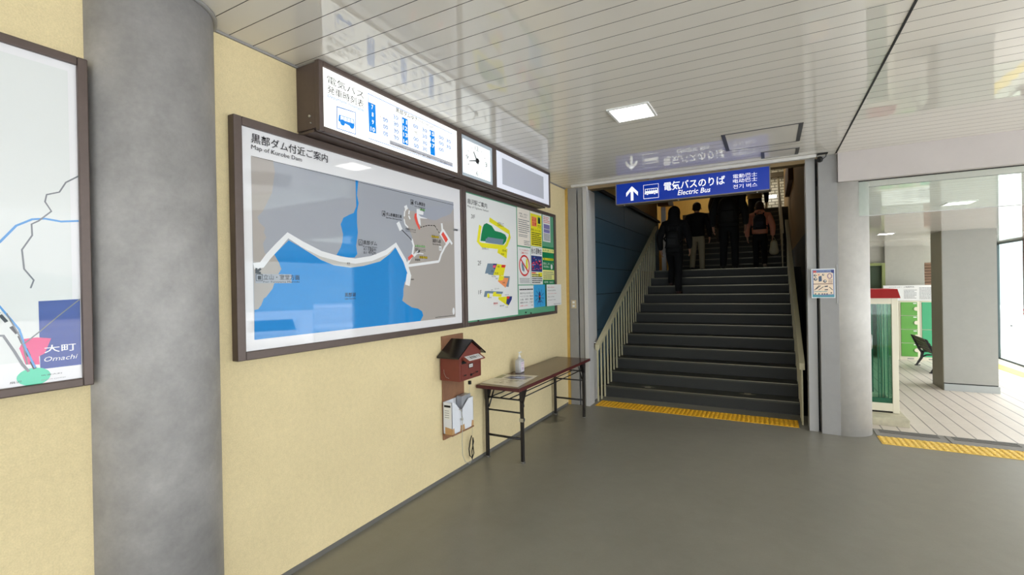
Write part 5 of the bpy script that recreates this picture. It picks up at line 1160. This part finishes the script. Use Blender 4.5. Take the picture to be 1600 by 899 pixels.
mb = MB(); mb.tube([(bx1-.36, by0+.02, .42), (bx1-.36, by0-.01, .44), (bx1-.36, by0-.01, .64), (bx1-.36, by0+.02, .66)], .010, 8); mb.build('handle', m_steel, t_)
MB().box(bx0+.05, bx1-.05, by0+.02, by1-.02, zb, zb+.03).build('floor_pan', m_dark, t_)

# coin lockers
m_lk1, m_lk2 = M('leaf_green_door', (96, 164, 66), 0.4), M('sea_green_door', (58, 164, 112), 0.4)
def locker(label, x0, x1, rows, mat, cols=1):
    t_ = thing('coin_locker', label, 'locker', ((x0+x1)/2, 17.7, LZ), 'coin lockers'); y0 = 17.45; z0, z1 = LZ+.10, 0.93
    MB().box(x0, x1, y0+.02, y0+.5, LZ, z1+.03).build('cabinet', m_cab, t_, bevel=0.004)
    h_ = (z1-z0)/rows
    for r in range(rows):
        d = MB().box(x0+.04, x1-.06, y0, y0+.02, z0+h_*r+.008, z0+h_*(r+1)-.008).build('door', mat, t_, bevel=0.003)
        mb = MB(); c = (x1-.085, y0-.001, z0+h_*(r+.5)); mb.tube([(c[0], y0, c[2]), (c[0], y0-.03, c[2])], .055, 16); mb.build('lock', m_cab, d)
        MB().box(x1-.15, x1-.075, y0-.003, y0, z0+h_*(r+1)-.055, z0+h_*(r+1)-.03).build('number_plate', m_white, d)
    MB().box((x0+x1)/2-.06, (x0+x1)/2+.09, y0+.016, y0+.02, LZ+.03, LZ+.06).build('vent', m_greymetal, t_)
locker('left coin locker half hidden behind the glass cabin', 5.255, 5.71, 4, m_lk1)
locker('middle coin locker with four leaf green doors', 5.715, 6.185, 4, m_lk1)
locker('right coin locker with two tall sea green doors', 6.19, 6.66, 2, m_lk2)
t_ = thing('locker_notice_board', 'white notice board standing on top of the green lockers', 'sign board', (5.95, 17.5, 0.96))
MB().box(5.36, 6.55, 17.50, 17.53, 0.965, 1.415).build('board', m_white, t_, bevel=0.004)
MB().box(5.42, 6.48, 17.53, 17.75, 0.961, 0.985).build('foot', m_greymetal, t_)
class LP(SP):
    def __init__(s): SP.__init__(s); s.h = homog([(0, 0), (1, 0), (1, 1), (0, 1)], [(5.38, 1.40), (6.53, 1.40), (6.53, .98), (5.38, .98)])
    def P(s): s.k += 1; y = 17.4995-0.0001*s.k; return lambda u, v: (u, y, v)
p = LP(); p.tbox('コインロッカー', (.10, .13), (.36, .05), 0); p.tbox('ご利用案内', (.40, .14), (.60, .03), 0, .02)
p.lines(*p.at((.40, .90)), *p.at((.66, .25)), 7, 0, .35, 2); p.lines(*p.at((.70, .95)), *p.at((.97, .10)), 9, 0, .35, 5); p.build('print', [M('grey_print', (120, 122, 124)), ], t_)

# bench
m_iron = M('black_cast_iron', (26, 24, 28), 0.4)
t_ = thing('bench', 'black bench with curved iron legs, partly behind the grey pillar', 'bench', (6.2, 15.5, LZ))
yb0, yb1 = 15.15, 16.55
for y in (yb0+.02, yb1-.06):
    mb = MB()
    prof = [(5.86, LZ), (5.90, LZ), (6.02, LZ+.20), (6.05, LZ+.36), (5.98, LZ+.46), (5.80, LZ+.84), (5.77, LZ+.84), (5.93, LZ+.44), (5.99, LZ+.34), (5.97, LZ+.22)]
    mb.prism([(x_, y, z_) for x_, z_ in prof], (0, .04, 0)); 
    mb.tube([(5.99, y+.02, LZ+.22), (6.10, y+.02, LZ+.29), (6.24, y+.02, LZ+.30), (6.36, y+.02, LZ+.20), (6.44, y+.02, LZ+.02)], .02, 8)
    mb.prism([(6.0, y, LZ+.36), (6.42, y, LZ+.40), (6.42, y, LZ+.43), (6.0, y, LZ+.41)], (0, .04, 0)); mb.tube([(6.40, y+.02, LZ+.40), (6.36, y+.02, LZ+.20)], .02, 8)
    mb.tube([(5.85, y+.02, LZ+.012), (5.97, y+.02, LZ+.012)], .014, 8); mb.build('leg', m_iron, t_)
m_slat = M('dark_brown_slat', (58, 44, 34), 0.5)
mb = MB()
for k in range(5): mb.box(6.03+.08*k, 6.03+.08*k+.065, yb0, yb1, LZ+.425+.002*k, LZ+.45+.002*k)
mb.build('seat', m_slat, t_)
mb = MB()
for k in range(5):
    f_ = (k+.5)/5; x_, z_ = 6.0-.20*f_, LZ+.47+.37*f_; mb.box(x_-.012, x_+.012, yb0, yb1, z_-.031, z_+.031, rot=rot('Y', -28))
mb.build('backrest', m_slat, t_)
# yellow guide strip and objects by the far doorway
o = MB().prism([(7.50, 17.6, LZ+.001), (7.80, 17.6, LZ+.001), (7.95, 13.5, LZ+.001), (7.65, 13.5, LZ+.001)], (0, 0, .005)).build('guide_strip', m_tact_lit); rebase(o, (7.8, 15, LZ)); tag(o, 'pale yellow guide strip on the tiles beyond the grey pillar', 'tactile strip')
t_ = thing('red_wall_sign', 'small red square sign on the post by the bright doorway', 'sign', (8.18, 16.95, .62))
MB().box(8.176, 8.189, 16.96, 17.09, .62, .76).build('plate', M('crimson_plate', (196, 40, 84), 0.4), t_); MB().box(8.171, 8.177, 17.0, 17.05, .66, .72).build('symbol', m_white, t_)
# ------------------------------------------------------------------ parked vehicles outside, seen in the glossy boards
def vehicle(name, label, cat, x, y, z, deg, L, Wd, Hh, prof, col, glassprof):
    t_ = thing(name, label, cat, (0, 0, 0)); a = math.radians(deg)
    mt = M('car_paint_%d_%d_%d' % col, col, 0.2, spec=0.6, coat=0.5)
    mb = MB(); mb.prism([(u*L-L/2, -Wd/2, v*Hh) for u, v in prof], (0, Wd, 0)); mb.build('body', mt, t_, bevel=0.05)
    mb = MB(); 
    for s in (-1, 1): mb.prism([(u*L-L/2, s*(Wd/2+.004), v*Hh) for u, v in glassprof], (0, s*.004, 0))
    mb.build('side_windows', M('car_glass', (24, 28, 32), 0.05), t_)
    for u in (.18, .80):
        for s in (-1, 1):
            mb = MB(); mb.tube([(u*L-L/2, s*(Wd/2-.18), .31), (u*L-L/2, s*(Wd/2+.01), .31)], .31, 24, 0); mb.tube([(u*L-L/2, s*(Wd/2+.01), .31), (u*L-L/2, s*(Wd/2+.015), .31)], .19, 18, 1); mb.build('wheel', [m_dark, m_steel], t_)
    mb = MB()
    for s in (-1, 1): mb.box(-L/2-.015, -L/2+.02, s*Wd*.36-.13, s*Wd*.36+.13, .62, .74)
    mb.build('lamps', m_white, t_)
    (ua, va), (ub, vb) = glassprof[0], glassprof[1]; mb = MB(); o1, o2 = (-.05, 0)[0], 0
    mb.prism([((ua-.05)*L-L/2, -Wd*.42, va*Hh+.03), ((ua-.05)*L-L/2, Wd*.42, va*Hh+.03), ((ub-.045)*L-L/2, Wd*.38, vb*Hh), ((ub-.045)*L-L/2, -Wd*.38, vb*Hh)], (-.03, 0, .02)); mb.build('windscreen', M('car_glass', (24, 28, 32), 0.05), t_)
    t_.location = (x, y, z); t_.rotation_euler = (0, 0, a)
    return t_
SEDAN = [(0, .22), (0, .50), (.03, .58), (.24, .66), (.36, .97), (.44, 1), (.66, .98), (.82, .68), (.98, .62), (1, .25)]
VAN = [(0, .16), (0, .48), (.02, .54), (.10, .60), (.22, .96), (.28, 1), (.96, 1), (.99, .94), (1, .16)]
GZ = LZ-.02
vehicle('parked_van', 'white van parked in the yard beyond the open side', 'van', 13.6, 13.7, GZ, 38, 4.2, 1.7, 1.75, VAN, (236, 238, 240), [(.17, .60), (.26, .90), (.94, .90), (.96, .60)])
vehicle('parked_car', 'silver car parked in the yard beside the white van', 'car', 13.2, 10.5, GZ, 30, 4.1, 1.70, 1.45, SEDAN, (232, 234, 236), [(.31, .68), (.39, .93), (.66, .92), (.78, .68)])
